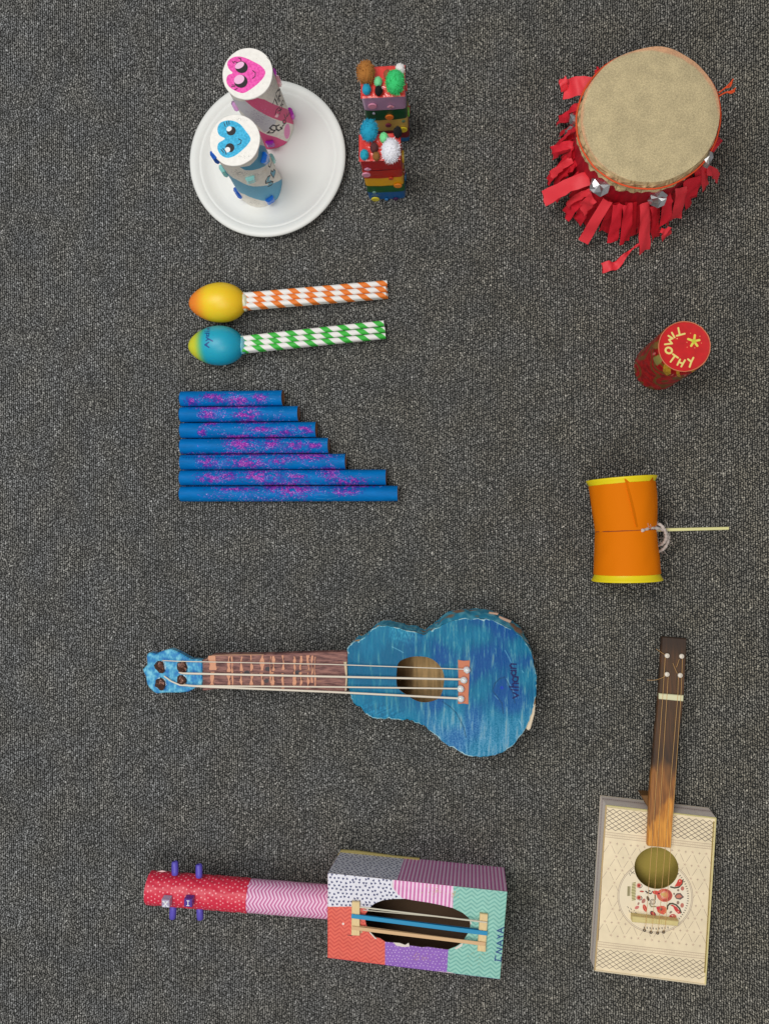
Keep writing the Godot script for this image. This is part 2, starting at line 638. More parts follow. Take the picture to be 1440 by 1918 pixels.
func make_pink_shaker() -> void:
	var ink := rgb(30, 22, 28)
	var side := func(cv: Canvas) -> void:
		var pink := rgb(224, 84, 132)
		# swirl bands go on round the hidden side
		for k in 2:
			cv.poly(PackedVector2Array([Vector2(0, 120 + k * 110), Vector2(120, 90 + k * 110), Vector2(120, 130 + k * 110), Vector2(0, 165 + k * 110)]), pink)
		cv.zpoly(ZA, [520, 515, 600, 500, 700, 525, 800, 572, 905, 620, 985, 690, 985, 735, 900, 720, 800, 690, 700, 650, 620, 605], pink)
		cv.zpoly(ZA, [400, 500, 540, 535, 640, 612, 720, 662, 800, 700, 770, 760, 700, 800, 640, 740, 540, 660, 400, 560], rgb(206, 205, 214))
		scatter_on(cv, ZA, 630, 680, 110, 80, 260, rgb(120, 100, 150), 0.7)
		scatter_on(cv, ZA, 600, 640, 130, 80, 120, rgb(240, 240, 250), 0.7)
		cv.zpoly(ZA, [650, 780, 700, 810, 800, 842, 880, 872, 960, 872, 960, 1000, 600, 1000], rgb(226, 84, 140))
		cv.zell(ZA, 890, 790, 26, 62, 0.1, rgb(238, 150, 200))
		scatter_on(cv, ZA, 700, 580, 180, 40, 90, rgb(240, 150, 180), 0.6)
		scatter_on(cv, ZA, 780, 440, 60, 70, 40, ink, 0.45)
		scatter_on(cv, ZA, 850, 800, 60, 60, 40, rgb(150, 90, 110), 0.4)
		cv.zline(ZA, [770, 560, 800, 470, 815, 440], 2.9, ink)
		cv.zline(ZA, [790, 520, 812, 570, 800, 530], 2.9, ink)
		cv.zline(ZA, [805, 490, 822, 545, 822, 500, 835, 540], 3.2, ink)
		cv.zline(ZA, [815, 450, 830, 430, 832, 470, 822, 500, 840, 490], 3.5, ink)
		cv.zline(ZA, [825, 590, 800, 610, 792, 645, 810, 660, 830, 640, 838, 615, 815, 620], 2.6, ink)
		cv.zline(ZA, [838, 570, 832, 600, 845, 612, 850, 580, 840, 570], 2.6, ink)
		cv.zline(ZA, [852, 530, 845, 560, 858, 570, 862, 540, 854, 530], 2.6, ink)
		cv.zline(ZA, [800, 745, 770, 740, 745, 765, 765, 782, 790, 785, 770, 805, 725, 805, 745, 790], 4.6, ink)
		cv.zline(ZA, [822, 738, 798, 745, 800, 775, 820, 785, 838, 770], 4.6, ink)
		cv.zline(ZA, [832, 755, 846, 770, 850, 745, 862, 738], 3.8, ink)
		cv.zell(ZA, 868, 712, 16, 20, 0.0, ink)
		cv.zell(ZA, 868, 712, 9, 12, 0.0, pink)
		cv.zline(ZA, [868, 650, 880, 690, 890, 640, 885, 670, 905, 620], 2.6, ink)
		cv.zline(ZA, [848, 930, 870, 922], 2.0, ink)
		cv.zline(ZA, [858, 925, 865, 945], 2.0, ink)
		cv.zline(ZA, [880, 915, 890, 930, 895, 905, 905, 915], 2.0, ink)
		cv.zline(ZA, [910, 885, 920, 905], 2.0, ink)
	var top := func(c: Canvas) -> void:
		scatter_on(c, ZA, 555, 305, 330, 330, 150, ink, 0.55)
		var heart := []
		for e in smoothed(PackedVector2Array([Vector2(432, 300), Vector2(398, 262), Vector2(388, 215), Vector2(420, 178), Vector2(475, 162), Vector2(540, 175), Vector2(610, 207), Vector2(668, 240), Vector2(706, 288), Vector2(690, 338), Vector2(640, 392), Vector2(575, 440), Vector2(518, 468), Vector2(460, 452), Vector2(410, 422), Vector2(383, 385), Vector2(381, 342), Vector2(398, 315)]), 3):
			heart.append_array([e.x, e.y])
		c.zpoly(ZA, heart, func(x: int, y: int) -> Color:
			var k := 0.08 * nz(x * 0.06, y * 0.06) + 0.04 * nz(x * 0.3, y * 0.05, 8)
			return Color(0.95 + k, 0.32 + k, 0.70 + k))
		for e in [[506, 252, 54, 49, 490, 236, 42, 25], [500, 370, 57, 54, 486, 354, 46, 36]]:
			c.zell(ZA, e[0], e[1], e[2], e[3], 0.3, ink)
			c.zell(ZA, e[4], e[5], e[6], e[7], -0.5, rgb(244, 190, 226))
		for l in [[480, 175, 500, 182, 505, 200], [445, 205, 468, 212], [430, 205, 445, 220], [425, 400, 455, 402], [422, 415, 450, 412], [448, 440, 470, 430], [600, 280, 622, 298, 621, 328, 600, 345]]:
			c.zline(ZA, l, 4.6, ink)
		for l in [[335, 250, 345, 300], [355, 390, 370, 430], [720, 170, 745, 195], [335, 310, 335, 345]]:
			c.zline(ZA, l, 2.5, rgb(60, 55, 52))
	var made := cup("cup_shaker", "pink and white cup shaker with a pink heart face on its lid, on the plate", ZA, 557, 305, 0.158, side, top)
	stuck_gems(made[0], ZA, made[1], made[2], [[795, 290, 0, 0.009, 0.4], [850, 352, 1, 0.013, 0.3], [948, 632, 0, 0.014, 0.2], [748, 885, 2, 0.013, 0.1], [415, 600, 3, 0.013, 0.9], [800, 655, 1, 0.006, 0.5]],
		[plastic(rgb(200, 40, 200)), plastic(rgb(245, 175, 190)), plastic(rgb(150, 25, 175)), plastic(rgb(215, 160, 215))])


func make_blue_shaker() -> void:
	var ink := rgb(26, 28, 34)
	var zz := [380.0, 280.0, 9.0]
	var side := func(cv: Canvas) -> void:
		var blue := rgb(104, 172, 205)
		for k in 2:
			cv.poly(PackedVector2Array([Vector2(0, 70 + k * 120), Vector2(110, 100 + k * 120), Vector2(110, 145 + k * 120), Vector2(0, 115 + k * 120)]), blue)
		cv.zpoly(zz, [620, 290, 800, 270, 930, 120, 940, -80, 1130, -80, 1140, 200, 1100, 240, 1000, 300, 850, 350, 720, 345], rgb(84, 158, 192))
		cv.zpoly(zz, [200, 210, 300, 270, 420, 400, 560, 500, 700, 580, 860, 622, 1050, 610, 1180, 570, 1360, 460, 1370, 700, 1200, 885, 1080, 870, 850, 820, 700, 750, 560, 660, 450, 560, 330, 430], blue)
		scatter_on(cv, zz, 800, 700, 500, 120, 160, rgb(160, 205, 225), 0.6)
		scatter_on(cv, zz, 600, 400, 150, 60, 130, ink, 0.5)
		scatter_on(cv, zz, 900, 430, 90, 50, 30, ink, 0.4)
		scatter_on(cv, zz, 860, 900, 120, 30, 40, ink, 0.45)
		scatter_on(cv, zz, 1280, 330, 30, 60, 16, ink, 0.5)
		scatter_on(cv, zz, 1060, 350, 60, 50, 30, rgb(225, 200, 120), 0.5)
		cv.zpoly(zz, [1140, 440, 1090, 470, 1060, 560, 1110, 540, 1100, 610, 1180, 560, 1150, 510, 1110, 520], rgb(120, 180, 200))
		cv.zline(zz, [1140, 435, 1090, 460, 1058, 520, 1062, 570, 1110, 555, 1150, 540, 1185, 545, 1160, 590, 1100, 620], 3.5, ink)
		cv.zpoly(zz, [1195, 480, 1145, 400, 1155, 360, 1185, 375, 1200, 340, 1220, 360, 1215, 430], rgb(110, 175, 200))
		cv.zline(zz, [1195, 480, 1145, 400, 1155, 355, 1185, 375, 1200, 335, 1222, 360, 1215, 430, 1195, 480], 2.9, ink)
		cv.zline(zz, [1110, 210, 1115, 280, 1140, 300, 1160, 220, 1165, 100], 2.9, ink)
		cv.zline(zz, [1180, 120, 1200, 200, 1220, 320], 2.9, ink)
	var top := func(c: Canvas) -> void:
		scatter_on(c, ZA, 450, 865, 330, 330, 110, ink, 0.5)
		var heart := []
		for e in smoothed(PackedVector2Array([Vector2(366, 850), Vector2(322, 828), Vector2(304, 780), Vector2(322, 728), Vector2(372, 704), Vector2(432, 704), Vector2(492, 732), Vector2(542, 790), Vector2(582, 852), Vector2(560, 900), Vector2(502, 958), Vector2(442, 1000), Vector2(380, 1014), Vector2(330, 988), Vector2(304, 940), Vector2(312, 892), Vector2(346, 870)]), 3):
			heart.append_array([e.x, e.y])
		c.zpoly(ZA, heart, func(x: int, y: int) -> Color:
			var k := 0.08 * nz(x * 0.06, y * 0.06) + 0.05 * nz(x * 0.06, y * 0.3, 8)
			return Color(0.2 + k, 0.70 + k, 0.88 + k))
		for e in [[420, 790, 40, 36, 402, 772, 24, 20], [408, 930, 38, 38, 388, 946, 24, 22]]:
			c.zell(ZA, e[0], e[1], e[2], e[3], -0.6, ink)
			c.zell(ZA, e[4], e[5], e[6], e[7], -0.6, rgb(240, 242, 245))
		for l in [[360, 722, 372, 752], [380, 712, 388, 742], [402, 706, 404, 735], [335, 945, 355, 970], [350, 935, 372, 960], [372, 965, 378, 985], [480, 855, 505, 868, 500, 892, 474, 905]]:
			c.zline(ZA, l, 4.6, ink)
		scatter_on(c, ZA, 520, 1005, 60, 18, 40, ink, 0.6)
		scatter_on(c, ZA, 500, 690, 60, 16, 40, ink, 0.6)
	var made := cup("cup_shaker", "blue and white cup shaker with a blue heart face on its lid, on the plate", ZA, 450, 866, 0.156, side, top)
	stuck_gems(made[0], ZA, made[1], made[2], [[250, 1035, 0, 0.014, 0.2], [325, 1148, 1, 0.014, 0.3], [690, 1015, 2, 0.016, 0.4], [800, 1005, 1, 0.012, 0.2], [580, 1188, 1, 0.014, 0.0], [442, 1335, 0, 0.014, 0.6], [742, 1362, 2, 0.014, 0.1]],
		[plastic(rgb(20, 90, 190)), plastic(rgb(140, 205, 205)), plastic(rgb(15, 110, 215))])


func pompom(parent: Node3D, c: Vector3, r: float, col: Color) -> void:
	var s := shape()
	var off := rng.randf() * 50.0
	var el := Vector3(r, r * 1.1, r * 1.22)
	s.ball(c, el * 0.94, Basis(), 18, func(d: Vector3) -> float:
		return 1.0 + 0.07 * nz(d.x * 2.0 + off, d.y * 2.0, d.z * 2.0) + 0.03 * nz(d.x * 9.0 + off, d.y * 9.0, d.z * 9.0))
	s.sm(-1)
	for i in int(200 + r * 50000):   # the ends of its fibres
		var d := Vector3(rng.randfn(), rng.randfn(), rng.randfn()).normalized()
		var side := d.cross(Vector3(rng.randfn(), rng.randfn(), rng.randfn())).normalized() * r * 0.06
		var bend := Vector3(rng.randfn(), rng.randfn(), rng.randfn()) * r * 0.09
		var p := c + d * el * 0.86
		s.tri(p - side, p + side, c + d * el * rng.randf_range(0.97, 1.08) + bend)
	obj("pompom", s, mat(col, 0.95, {"rim_enabled": true, "rim": 0.5, "rim_tint": 0.7}), parent)

func button(parent: Node3D, p: Vector3, out: Vector3, r: float, col: Color, squash := 0.75, called := "button") -> void:
	var s := shape()
	s.prism(frame(p, out), ngon(14, r, 0.0, squash), -0.0006, 0.0018, 0.0006)
	obj(called, s, mat(col, 0.3, {"clearcoat_enabled": true, "clearcoat": 0.4}), parent)

func box_shaker(label: String, tl: Vector3, sx: float, sz: float, hgt: float, bands: Array) -> Array:
	# tl: the near left corner of its top in the photograph
	var base := Vector3(tl.x + sx / 2, 0, tl.z - sz / 2)
	var o := thing("box_shaker", label, "shaker", base, "rainbow box shakers with pompoms")
	var seed_off := rng.randf() * 100.0
	for b in bands.size():
		var y0: float = bands[b][0]
		var y1: float = bands[b][1]
		var col: Color = bands[b][2]
		var grow: float = 0.0004 * (b % 2) + 0.0001 * b
		var s := shape()
		s.sm(5)
		s.grid(72, 5, func(u: float, v: float) -> Vector3:
			var a := u * TAU
			var dir := Vector2(cos(a), sin(a))
			var q := dir * 1.0 / maxf(absf(dir.x) / (sx / 2), absf(dir.y) / (sz / 2))
			# rounded edges
			var n := Vector2(q.x / (sx / 2), q.y / (sz / 2))
			var p := pow(pow(absf(n.x), 14.0) + pow(absf(n.y), 14.0), 1.0 / 14.0)
			q = q / p
			var y := lerpf(y0, y1, v) + 0.0016 * nz(q.x * 30.0 + seed_off, q.y * 30.0, b * 3.0) * (1.0 if (v < 0.1 or v > 0.9) and y1 < hgt - 0.01 else 0.0)
			var wob := 0.0006 * nz(q.x * 45.0, q.y * 45.0 + seed_off, y * 90.0)
			q += q.normalized() * (grow + wob)
			return base + Vector3(q.x, clampf(y, 0.0002, hgt), q.y), null, true)
		obj("paper_band", s, mat(col, 0.38, {"clearcoat_enabled": true, "clearcoat": 0.25, "clearcoat_roughness": 0.2}), o)
	# crinkled red tape over the top
	var t := shape()
	t.sm(-1)
	t.grid(26, 18, func(u: float, v: float) -> Vector3:
		var e := 1.0 if u in [0.0, 1.0] or v in [0.0, 1.0] else 0.0
		var x := (u - 0.5) * (sx + 0.0012)
		var z := (v - 0.5) * (sz + 0.0012)
		return base + Vector3(x, hgt + 0.0012 + (1.0 - e) * (0.0018 * nz(x * 55.0 + seed_off, z * 60.0) + 0.0004 * nz(x * 170.0, z * 120.0 + seed_off)) - e * 0.0014, z), null, true)
	obj("tape_top", t, mat(rgb(232, 66, 58), 0.3, {"clearcoat_enabled": true, "clearcoat": 0.7, "clearcoat_roughness": 0.1}), o)
	return [o, base]

func make_rainbow_shakers() -> void:
	var purple := rgb(176, 140, 176)
	for which in 2:
		var low := which == 1
		var tl := at(ZB, 205, 1312, 0.135) if low else at(ZB, 226, 580, 0.135)
		var sx := 0.0605 if low else 0.0645
		var sz := 0.0392 if low else 0.0455
		var bands := [[0.0, 0.027, rgb(20, 95, 160)], [0.027, 0.0505, rgb(10, 92, 34)], [0.0505, 0.079, rgb(240, 175, 10)], [0.079, 0.105, rgb(190, 34, 14)], [0.105, 0.135, rgb(178, 14, 20)]] if low else [[0.0, 0.014, rgb(30, 110, 165)], [0.014, 0.038, rgb(120, 10, 30)], [0.038, 0.072, rgb(214, 178, 92)], [0.072, 0.1005, rgb(8, 74, 38)], [0.1005, 0.135, purple]]
		var made := box_shaker("rainbow box shaker with a big white and a big blue pompom on top" if low else "rainbow box shaker with a big brown and a big green pompom on top", tl, sx, sz, 0.135, bands)
		var o: Node3D = made[0]
		var front: float = tl.z
		var balls := [[318, 955, 15, 0.0132, rgb(30, 160, 196)], [648, 975, 9, 0.0068, rgb(16, 14, 18)], [488, 1040, 8, 0.0064, rgb(130, 232, 160)], [375, 1155, 7, 0.0062, rgb(92, 48, 50)], [400, 1255, 6, 0.0056, rgb(142, 96, 46)], [262, 1238, 7, 0.0066, rgb(36, 164, 190)], [570, 1190, 14, 0.0142, rgb(238, 238, 246)]] if low else [[278, 283, 15, 0.0135, rgb(176, 116, 52)], [675, 250, 8, 0.0072, rgb(242, 240, 240)], [530, 310, 5, 0.006, rgb(165, 90, 60)], [618, 398, 14, 0.0142, rgb(60, 206, 120)], [420, 393, 8, 0.0062, rgb(130, 222, 162)], [428, 495, 6, 0.006, rgb(14, 12, 14)], [287, 480, 7, 0.0066, rgb(32, 158, 192)]]
		for b in balls:
			var r: float = b[3]
			pompom(o, at(ZB, b[0], b[1], 0.136 + r * 0.8), r, b[4])
		# buttons and sequins glued on the near face
		var face := [[285, 1455, 0.0068, rgb(225, 150, 178), 0], [300, 1388, 0.005, rgb(222, 150, 180), 1], [570, 1498, 0.004, rgb(196, 66, 24), 2], [650, 1582, 0.0066, rgb(240, 140, 30), 0], [378, 1660, 0.003, rgb(120, 160, 150), 2], [395, 1758, 0.0068, rgb(232, 216, 60), 0], [520, 1752, 0.0032, rgb(60, 130, 190), 2], [632, 1775, 0.0042, rgb(70, 18, 80), 2]] if low else [[355, 658, 0.0068, rgb(225, 150, 180), 0], [567, 665, 0.0055, rgb(200, 140, 160), 1], [553, 788, 0.0066, rgb(232, 122, 36), 0], [540, 882, 0.005, rgb(130, 40, 70), 2], [710, 932, 0.0072, rgb(226, 206, 40), 0], [372, 745, 0.0022, rgb(160, 160, 180), 2], [715, 835, 0.0028, rgb(90, 120, 90), 2]]
		for f in face:
			var d := ray(ZB, f[0], f[1])
			var k: float = front / d.z
			var p := Vector3(d.x * k, maxf(HC + d.y * k, f[2] * 0.8), front + 0.0013)
			if f[4] == 1:
				var g := shape()
				g.prism(frame(p, Vector3.BACK, Vector3(1, 0.9, 0)), ngon(4, f[2], PI / 4), -0.0006, 0.0024, 0.0009)
				obj("gem", g, plastic(f[3]), o)
			else:
				button(o, p, Vector3.BACK, f[2], f[3], 1.0, "button" if f[4] == 0 else "sequin")
		# what shows of the trims on the right hand face
		var right: float = made[1].x + sx / 2 + 0.0012
		for f in ([[0.118, 0.0, rgb(206, 70, 64), 0.006], [0.06, 0.006, rgb(110, 190, 60), 0.007], [0.045, -0.006, rgb(190, 80, 60), 0.006]] if not low else [[0.095, -0.004, rgb(238, 205, 60), 0.009], [0.066, 0.006, rgb(120, 30, 30), 0.005], [0.035, 0.0, rgb(40, 110, 160), 0.006]]):
			button(o, Vector3(right, f[0], made[1].z + f[1]), Vector3.RIGHT, f[3], f[2], 1.0)


func paper_strip(s: Shape, path: PackedVector3Array, wide: Vector3, width: Callable, crease := 0.0) -> void:
	var n := path.size() - 1
	var off := rng.randf() * 90.0
	for side in 2:   # both faces of the tissue, 0.4 mm apart
		s.sm(-1 if crease > 0 else 6)
		s.grid(3, n, func(u: float, v: float) -> Vector3:
			var i := int(round(v * n))
			var t := (path[mini(i + 1, n)] - path[maxi(i - 1, 0)]).normalized()
			var w := (wide - t * wide.dot(t)).normalized()
			var up := w.cross(t)
			return path[i] + w * (u - 0.5) * float(width.call(v)) + up * (side * 0.0003 + 0.0042 * nz(off + u * 1.5, v * 3.0) + 0.0016 * nz(off + u * 4.0, v * 9.0) + crease * 0.002 * nz(u * 3.0, v * 6.0 + off)), null, side == 0)

func make_big_drum() -> void:
	var top := 0.15
	var ct := at(Z1, 1217, 214, top)
	var r := (at(Z1, 1348, 214, top).x - at(Z1, 1087, 214, top).x) / 2
	var base := Vector3(ct.x, 0, ct.z)
	var o := thing("tambourine_drum", "large round drum with a tan paper head, red tissue fringe and foil bells", "drum", base)
	var e1 := Vector3(base.x, 0, base.z).normalized()
	var e2 := Vector3.UP.cross(e1)
	var red := mat(rgb(232, 34, 54), 0.6, {"backlight_enabled": true, "backlight": rgb(90, 10, 16)})
	var red2 := mat(rgb(242, 58, 70), 0.55, {"backlight_enabled": true, "backlight": rgb(90, 12, 18)})
	var red3 := mat(rgb(222, 26, 46), 0.6)
	# shell
	var cv := Canvas.new(256, 96, rgb(192, 24, 44))
	cv.mottle(noise, 0.10, 0.35, 0.02)
	var s := shape()
	round_body(s, base, Vector3.UP, e1, top - 0.004, func(th: float, v: float) -> float: return r * (0.985 + 0.004 * nz(cos(th) * 6.0, v * 3.0, sin(th) * 6.0)), 72, 8)
	obj("shell", s, painted(cv, 0.45), o)
	# head: brown paper drawn over the top, peach where it is doubled near the rim
	var p0 := ct - Vector3(r * 1.1, 0, r * 1.1)
	var p1 := ct + Vector3(r * 1.1, 0, r * 1.1)
	var hc := plan(p0, p1, 1800.0, top, rgb(196, 180, 142))
	var mid := Vector2(hc.w, hc.h) / 2
	hc.each(func(x: int, y: int, _c: Color) -> Color:
		var d := (Vector2(x, y) - mid) / (r * 1800.0)
		var k := 1.0 + 0.05 * nz(x * 0.02, y * 0.02) + 0.10 * nz(x * 0.22, y * 0.22) + 0.09 * nz(x * 0.6, y * 0.6, 4.0)
		var c := Color(0.77 * k, 0.705 * k, 0.55 * k)
		var lim := 0.99 - 0.12 * maxf(0.0, d.normalized().dot(Vector2(0.62, -0.78)) - 0.35) - 0.06 * maxf(0.0, d.normalized().dot(Vector2(-1, 0.1)) - 0.4)
		var edge := clampf((d.length() + 0.012 * nz(x * 0.03, y * 0.03, 9.0) - lim) * 30.0, 0.0, 1.0)
		return c.lerp(Color(0.86 * k, 0.62 * k, 0.47 * k), edge * 0.75))
	var h := shape()
	var rim := func(a: float) -> float:
		return r * (1.0 + 0.006 * nz(cos(a) * 3.0, sin(a) * 3.0) + 0.035 * pow(maxf(0.0, cos(a + 1.37)), 40.0))
	h.sm(1)
	h.grid(72, 8, func(u: float, v: float) -> Vector3:
		var a := u * TAU
		var q: float = rim.call(a) * v
		return ct + Vector3(cos(a) * q, -0.0012 * (1.0 - v) + (-0.0025 if v == 1.0 else 0.0), sin(a) * q), plan_uv(p0, p1), false)
	obj("drumhead", h, painted(hc, 0.8), o)
	# the paper's skirt, pleated and torn below the cord
	var sc := Canvas.new(360, 40, rgb(222, 196, 146))
	sc.mottle(noise, 0.12, 0.12, 0.12)
	for k in 60:
		var x := rng.randf() * 360.0
		sc.line(PackedVector2Array([Vector2(x, 0), Vector2(x + rng.randf_range(-7, 7), 40)]), 0.7, rgb(226, 205, 160) if k % 2 else rgb(150, 122, 84))
	var k_ := shape()
	k_.sm(-1)
	k_.grid(120, 5, func(u: float, v: float) -> Vector3:
		var a := u * TAU
		var hem := 0.027 + 0.007 * nz(cos(a) * 5.0, sin(a) * 5.0, 2.0) + 0.006 * signf(sin(a * 11.0)) * absf(nz(a * 4.0))
		var q: float = rim.call(a) + 0.0015 * sin(v * 5.0) + (0.003 * nz(a * 9.0, v * 2.0) if v > 0.3 else 0.0) + (0.006 * maxf(0.0, v - 0.35))
		return ct + Vector3(cos(a) * q, -0.0025 - hem * v, sin(a) * q), null, false)
	obj("paper_skirt", k_, painted(sc, 0.8), o)
	# cord with its two loose ends
	var orange := mat(rgb(232, 84, 34), 0.6)
	var path := PackedVector3Array()
	for i in 73:
		var a := i * TAU / 72
		path.append(ct + Vector3(cos(a) * (rim.call(a) + 0.0046), -0.0135 - 0.0015 * sin(a * 2.0), sin(a) * (rim.call(a) + 0.0046)))
	var c := shape()
	c.tube(path, 0.0013, 6, false)
	for e in [[1242, 410, 1285, 378, 1320, 345, 1340, 318], [1245, 432, 1285, 410, 1330, 398, 1356, 378], [1290, 376, 1318, 368, 1330, 340], [1300, 404, 1325, 412, 1350, 398]]:
		c.tube(lace(many(ZD, e, top - 0.02), 5), func(v: float) -> float: return 0.0009 + 0.0004 * absf(sin(v * 30.0)), 5)
	obj("cord", c, orange, o)
	# tissue fringe: measured strips [root x, y, tip x, y, width, root height, tip height, tone]
	var strips := [
		[375, 370, 200, 390, 112, 0.115, 0.10, 1], [200, 390, 185, 320, 50, 0.101, 0.108, 1], [315, 490, 192, 580, 42, 0.09, 0.06, 0], [430, 260, 410, 285, 40, 0.09, 0.08, 0],
		[285, 650, 190, 720, 48, 0.09, 0.05, 0], [262, 760, 112, 808, 52, 0.08, 0.05, 0], [262, 800, 190, 880, 60, 0.08, 0.04, 2], [255, 860, 118, 965, 46, 0.07, 0.03, 1], [270, 910, 180, 990, 70, 0.07, 0.02, 2],
		[370, 985, 68, 1125, 92, 0.085, 0.045, 1], [385, 1080, 225, 1160, 50, 0.08, 0.035, 1], [330, 1110, 212, 1240, 80, 0.06, 0.014, 0], [380, 1150, 285, 1280, 70, 0.07, 0.012, 0],
		[400, 1115, 325, 1205, 72, 0.09, 0.05, 1], [495, 1135, 332, 1412, 64, 0.092, 0.02, 1], [540, 1145, 470, 1345, 64, 0.085, 0.01, 0], [565, 1165, 525, 1412, 62, 0.087, 0.02, 0], [628, 1160, 605, 1420, 62, 0.087, 0.015, 0],
		[672, 1160, 656, 1370, 50, 0.083, 0.012, 2], [740, 1150, 738, 1480, 74, 0.092, 0.025, 1], [806, 1165, 812, 1395, 56, 0.083, 0.012, 2], [886, 1110, 880, 1290, 76, 0.092, 0.045, 0], [862, 1330, 888, 1385, 72, 0.040, 0.03, 1],
		[905, 1090, 905, 1290, 50, 0.08, 0.01, 2], [990, 1050, 950, 1265, 70, 0.09, 0.03, 1], [1062, 985, 1035, 1120, 110, 0.095, 0.06, 0], [1100, 930, 1080, 1110, 44, 0.09, 0.03, 2], [1130, 900, 1150, 1050, 62, 0.085, 0.035, 1], [1160, 925, 1232, 990, 60, 0.075, 0.045, 1], [1190, 800, 1246, 722, 44, 0.08, 0.07, 0],
	]
	for st in strips:
		var a := at(ZD, st[0], st[1], st[5])
		var b := at(ZD, st[2], st[3], st[6])
		var m := a.lerp(b, 0.5) + Vector3(0, rng.randf_range(0.006, 0.02), 0)
		var pth := PackedVector3Array()
		for i in 8:
			var v := i / 7.0
			pth.append(a.lerp(m, v).lerp(m.lerp(b, v), v))
		var run := Vector2(b.x - a.x, b.z - a.z).normalized()
		var f := shape()
		var w: float = span(st[4] / 3.6, st[6]) * 1.08
		paper_strip(f, pth, Vector3(-run.y, rng.randf_range(-0.35, 0.35), run.x), func(v: float) -> float: return w * (0.9 + 0.14 * v))
		obj("fringe_strip", f, [red, red2, red3][st[7]], o)
	# the shorter under layer
	for i in 30:
		var a := -0.75 + i * 4.75 / 29.0 + rng.randf_range(-0.04, 0.04)
		var dir := Vector3(cos(a), 0, sin(a))
		var reach := rng.randf_range(0.012, 0.034)
		var p := base + dir * r * 0.97 + Vector3(0, rng.randf_range(0.055, 0.075), 0)
		var q := base + dir * (r + reach) + Vector3(0, rng.randf_range(0.003, 0.012), 0) + dir.cross(Vector3.UP) * rng.randf_range(-0.01, 0.01)
		var m := p.lerp(q, 0.6) + dir * 0.008
		var pth := PackedVector3Array()
		for j in 6:
			var v := j / 5.0
			pth.append(p.lerp(m, v).lerp(m.lerp(q, v), v))
		var f := shape()
		var w := rng.randf_range(0.012, 0.02)
		paper_strip(f, pth, dir.cross(Vector3.UP), func(_v: float) -> float: return w)
		obj("fringe_strip", f, red3 if i % 3 else red, o)
	# a long narrow strip that has come loose on to the carpet, still joined to the fringe
	var loose := lace(many(ZD, [700, 1450, 660, 1465, 610, 1510, 560, 1560, 510, 1570, 462, 1580], 0.012), 4)
	for i in loose.size():
		loose[i].y = 0.022 - 0.016 * minf(1.0, i / 10.0) + 0.004 * sin(i * 0.9)
	var ls := shape()
	paper_strip(ls, loose, Vector3(0.25, 0, 1), func(v: float) -> float: return lerpf(0.004, 0.016, smoothstep(0.2, 0.8, v)))
	obj("fringe_strip", ls, red2, o)
	# smooth red band and the tape patch
	var foil := mat(rgb(205, 206, 210), 0.34, {"metallic": 0.9})
	for e in [[268, 590, 0.0074, 0.0088, 0.1], [168, 868, 0.006, 0.0092, 0.065], [432, 1045, 0.0165, 0.0125, 0.096], [826, 1130, 0.0165, 0.0115, 0.096], [1186, 832, 0.008, 0.014, 0.09]]:
		var q := round_hit(ZD, e[0], e[1], base, Vector3.UP, r + 0.006, e1)
		var p := base + Vector3.UP * clampf(q.y, 0.05, 0.13) + (e1 * cos(q.x) + e2 * sin(q.x)) * (r + 0.006)
		var b := shape()
		var off := rng.randf() * 40.0
		b.ball(p, Vector3(e[2], 0.009, e[3]), Basis(Vector3.UP, rng.randf_range(-0.3, 0.3)), 9, func(d: Vector3) -> float:
			return 1.0 + 0.42 * nz(d.x * 1.5 + off, d.y * 1.5, d.z * 1.5) + 0.2 * nz(d.x * 4.0, d.y * 4.0 + off, d.z * 4.0), true)
		obj("foil_bell", b, foil, o)


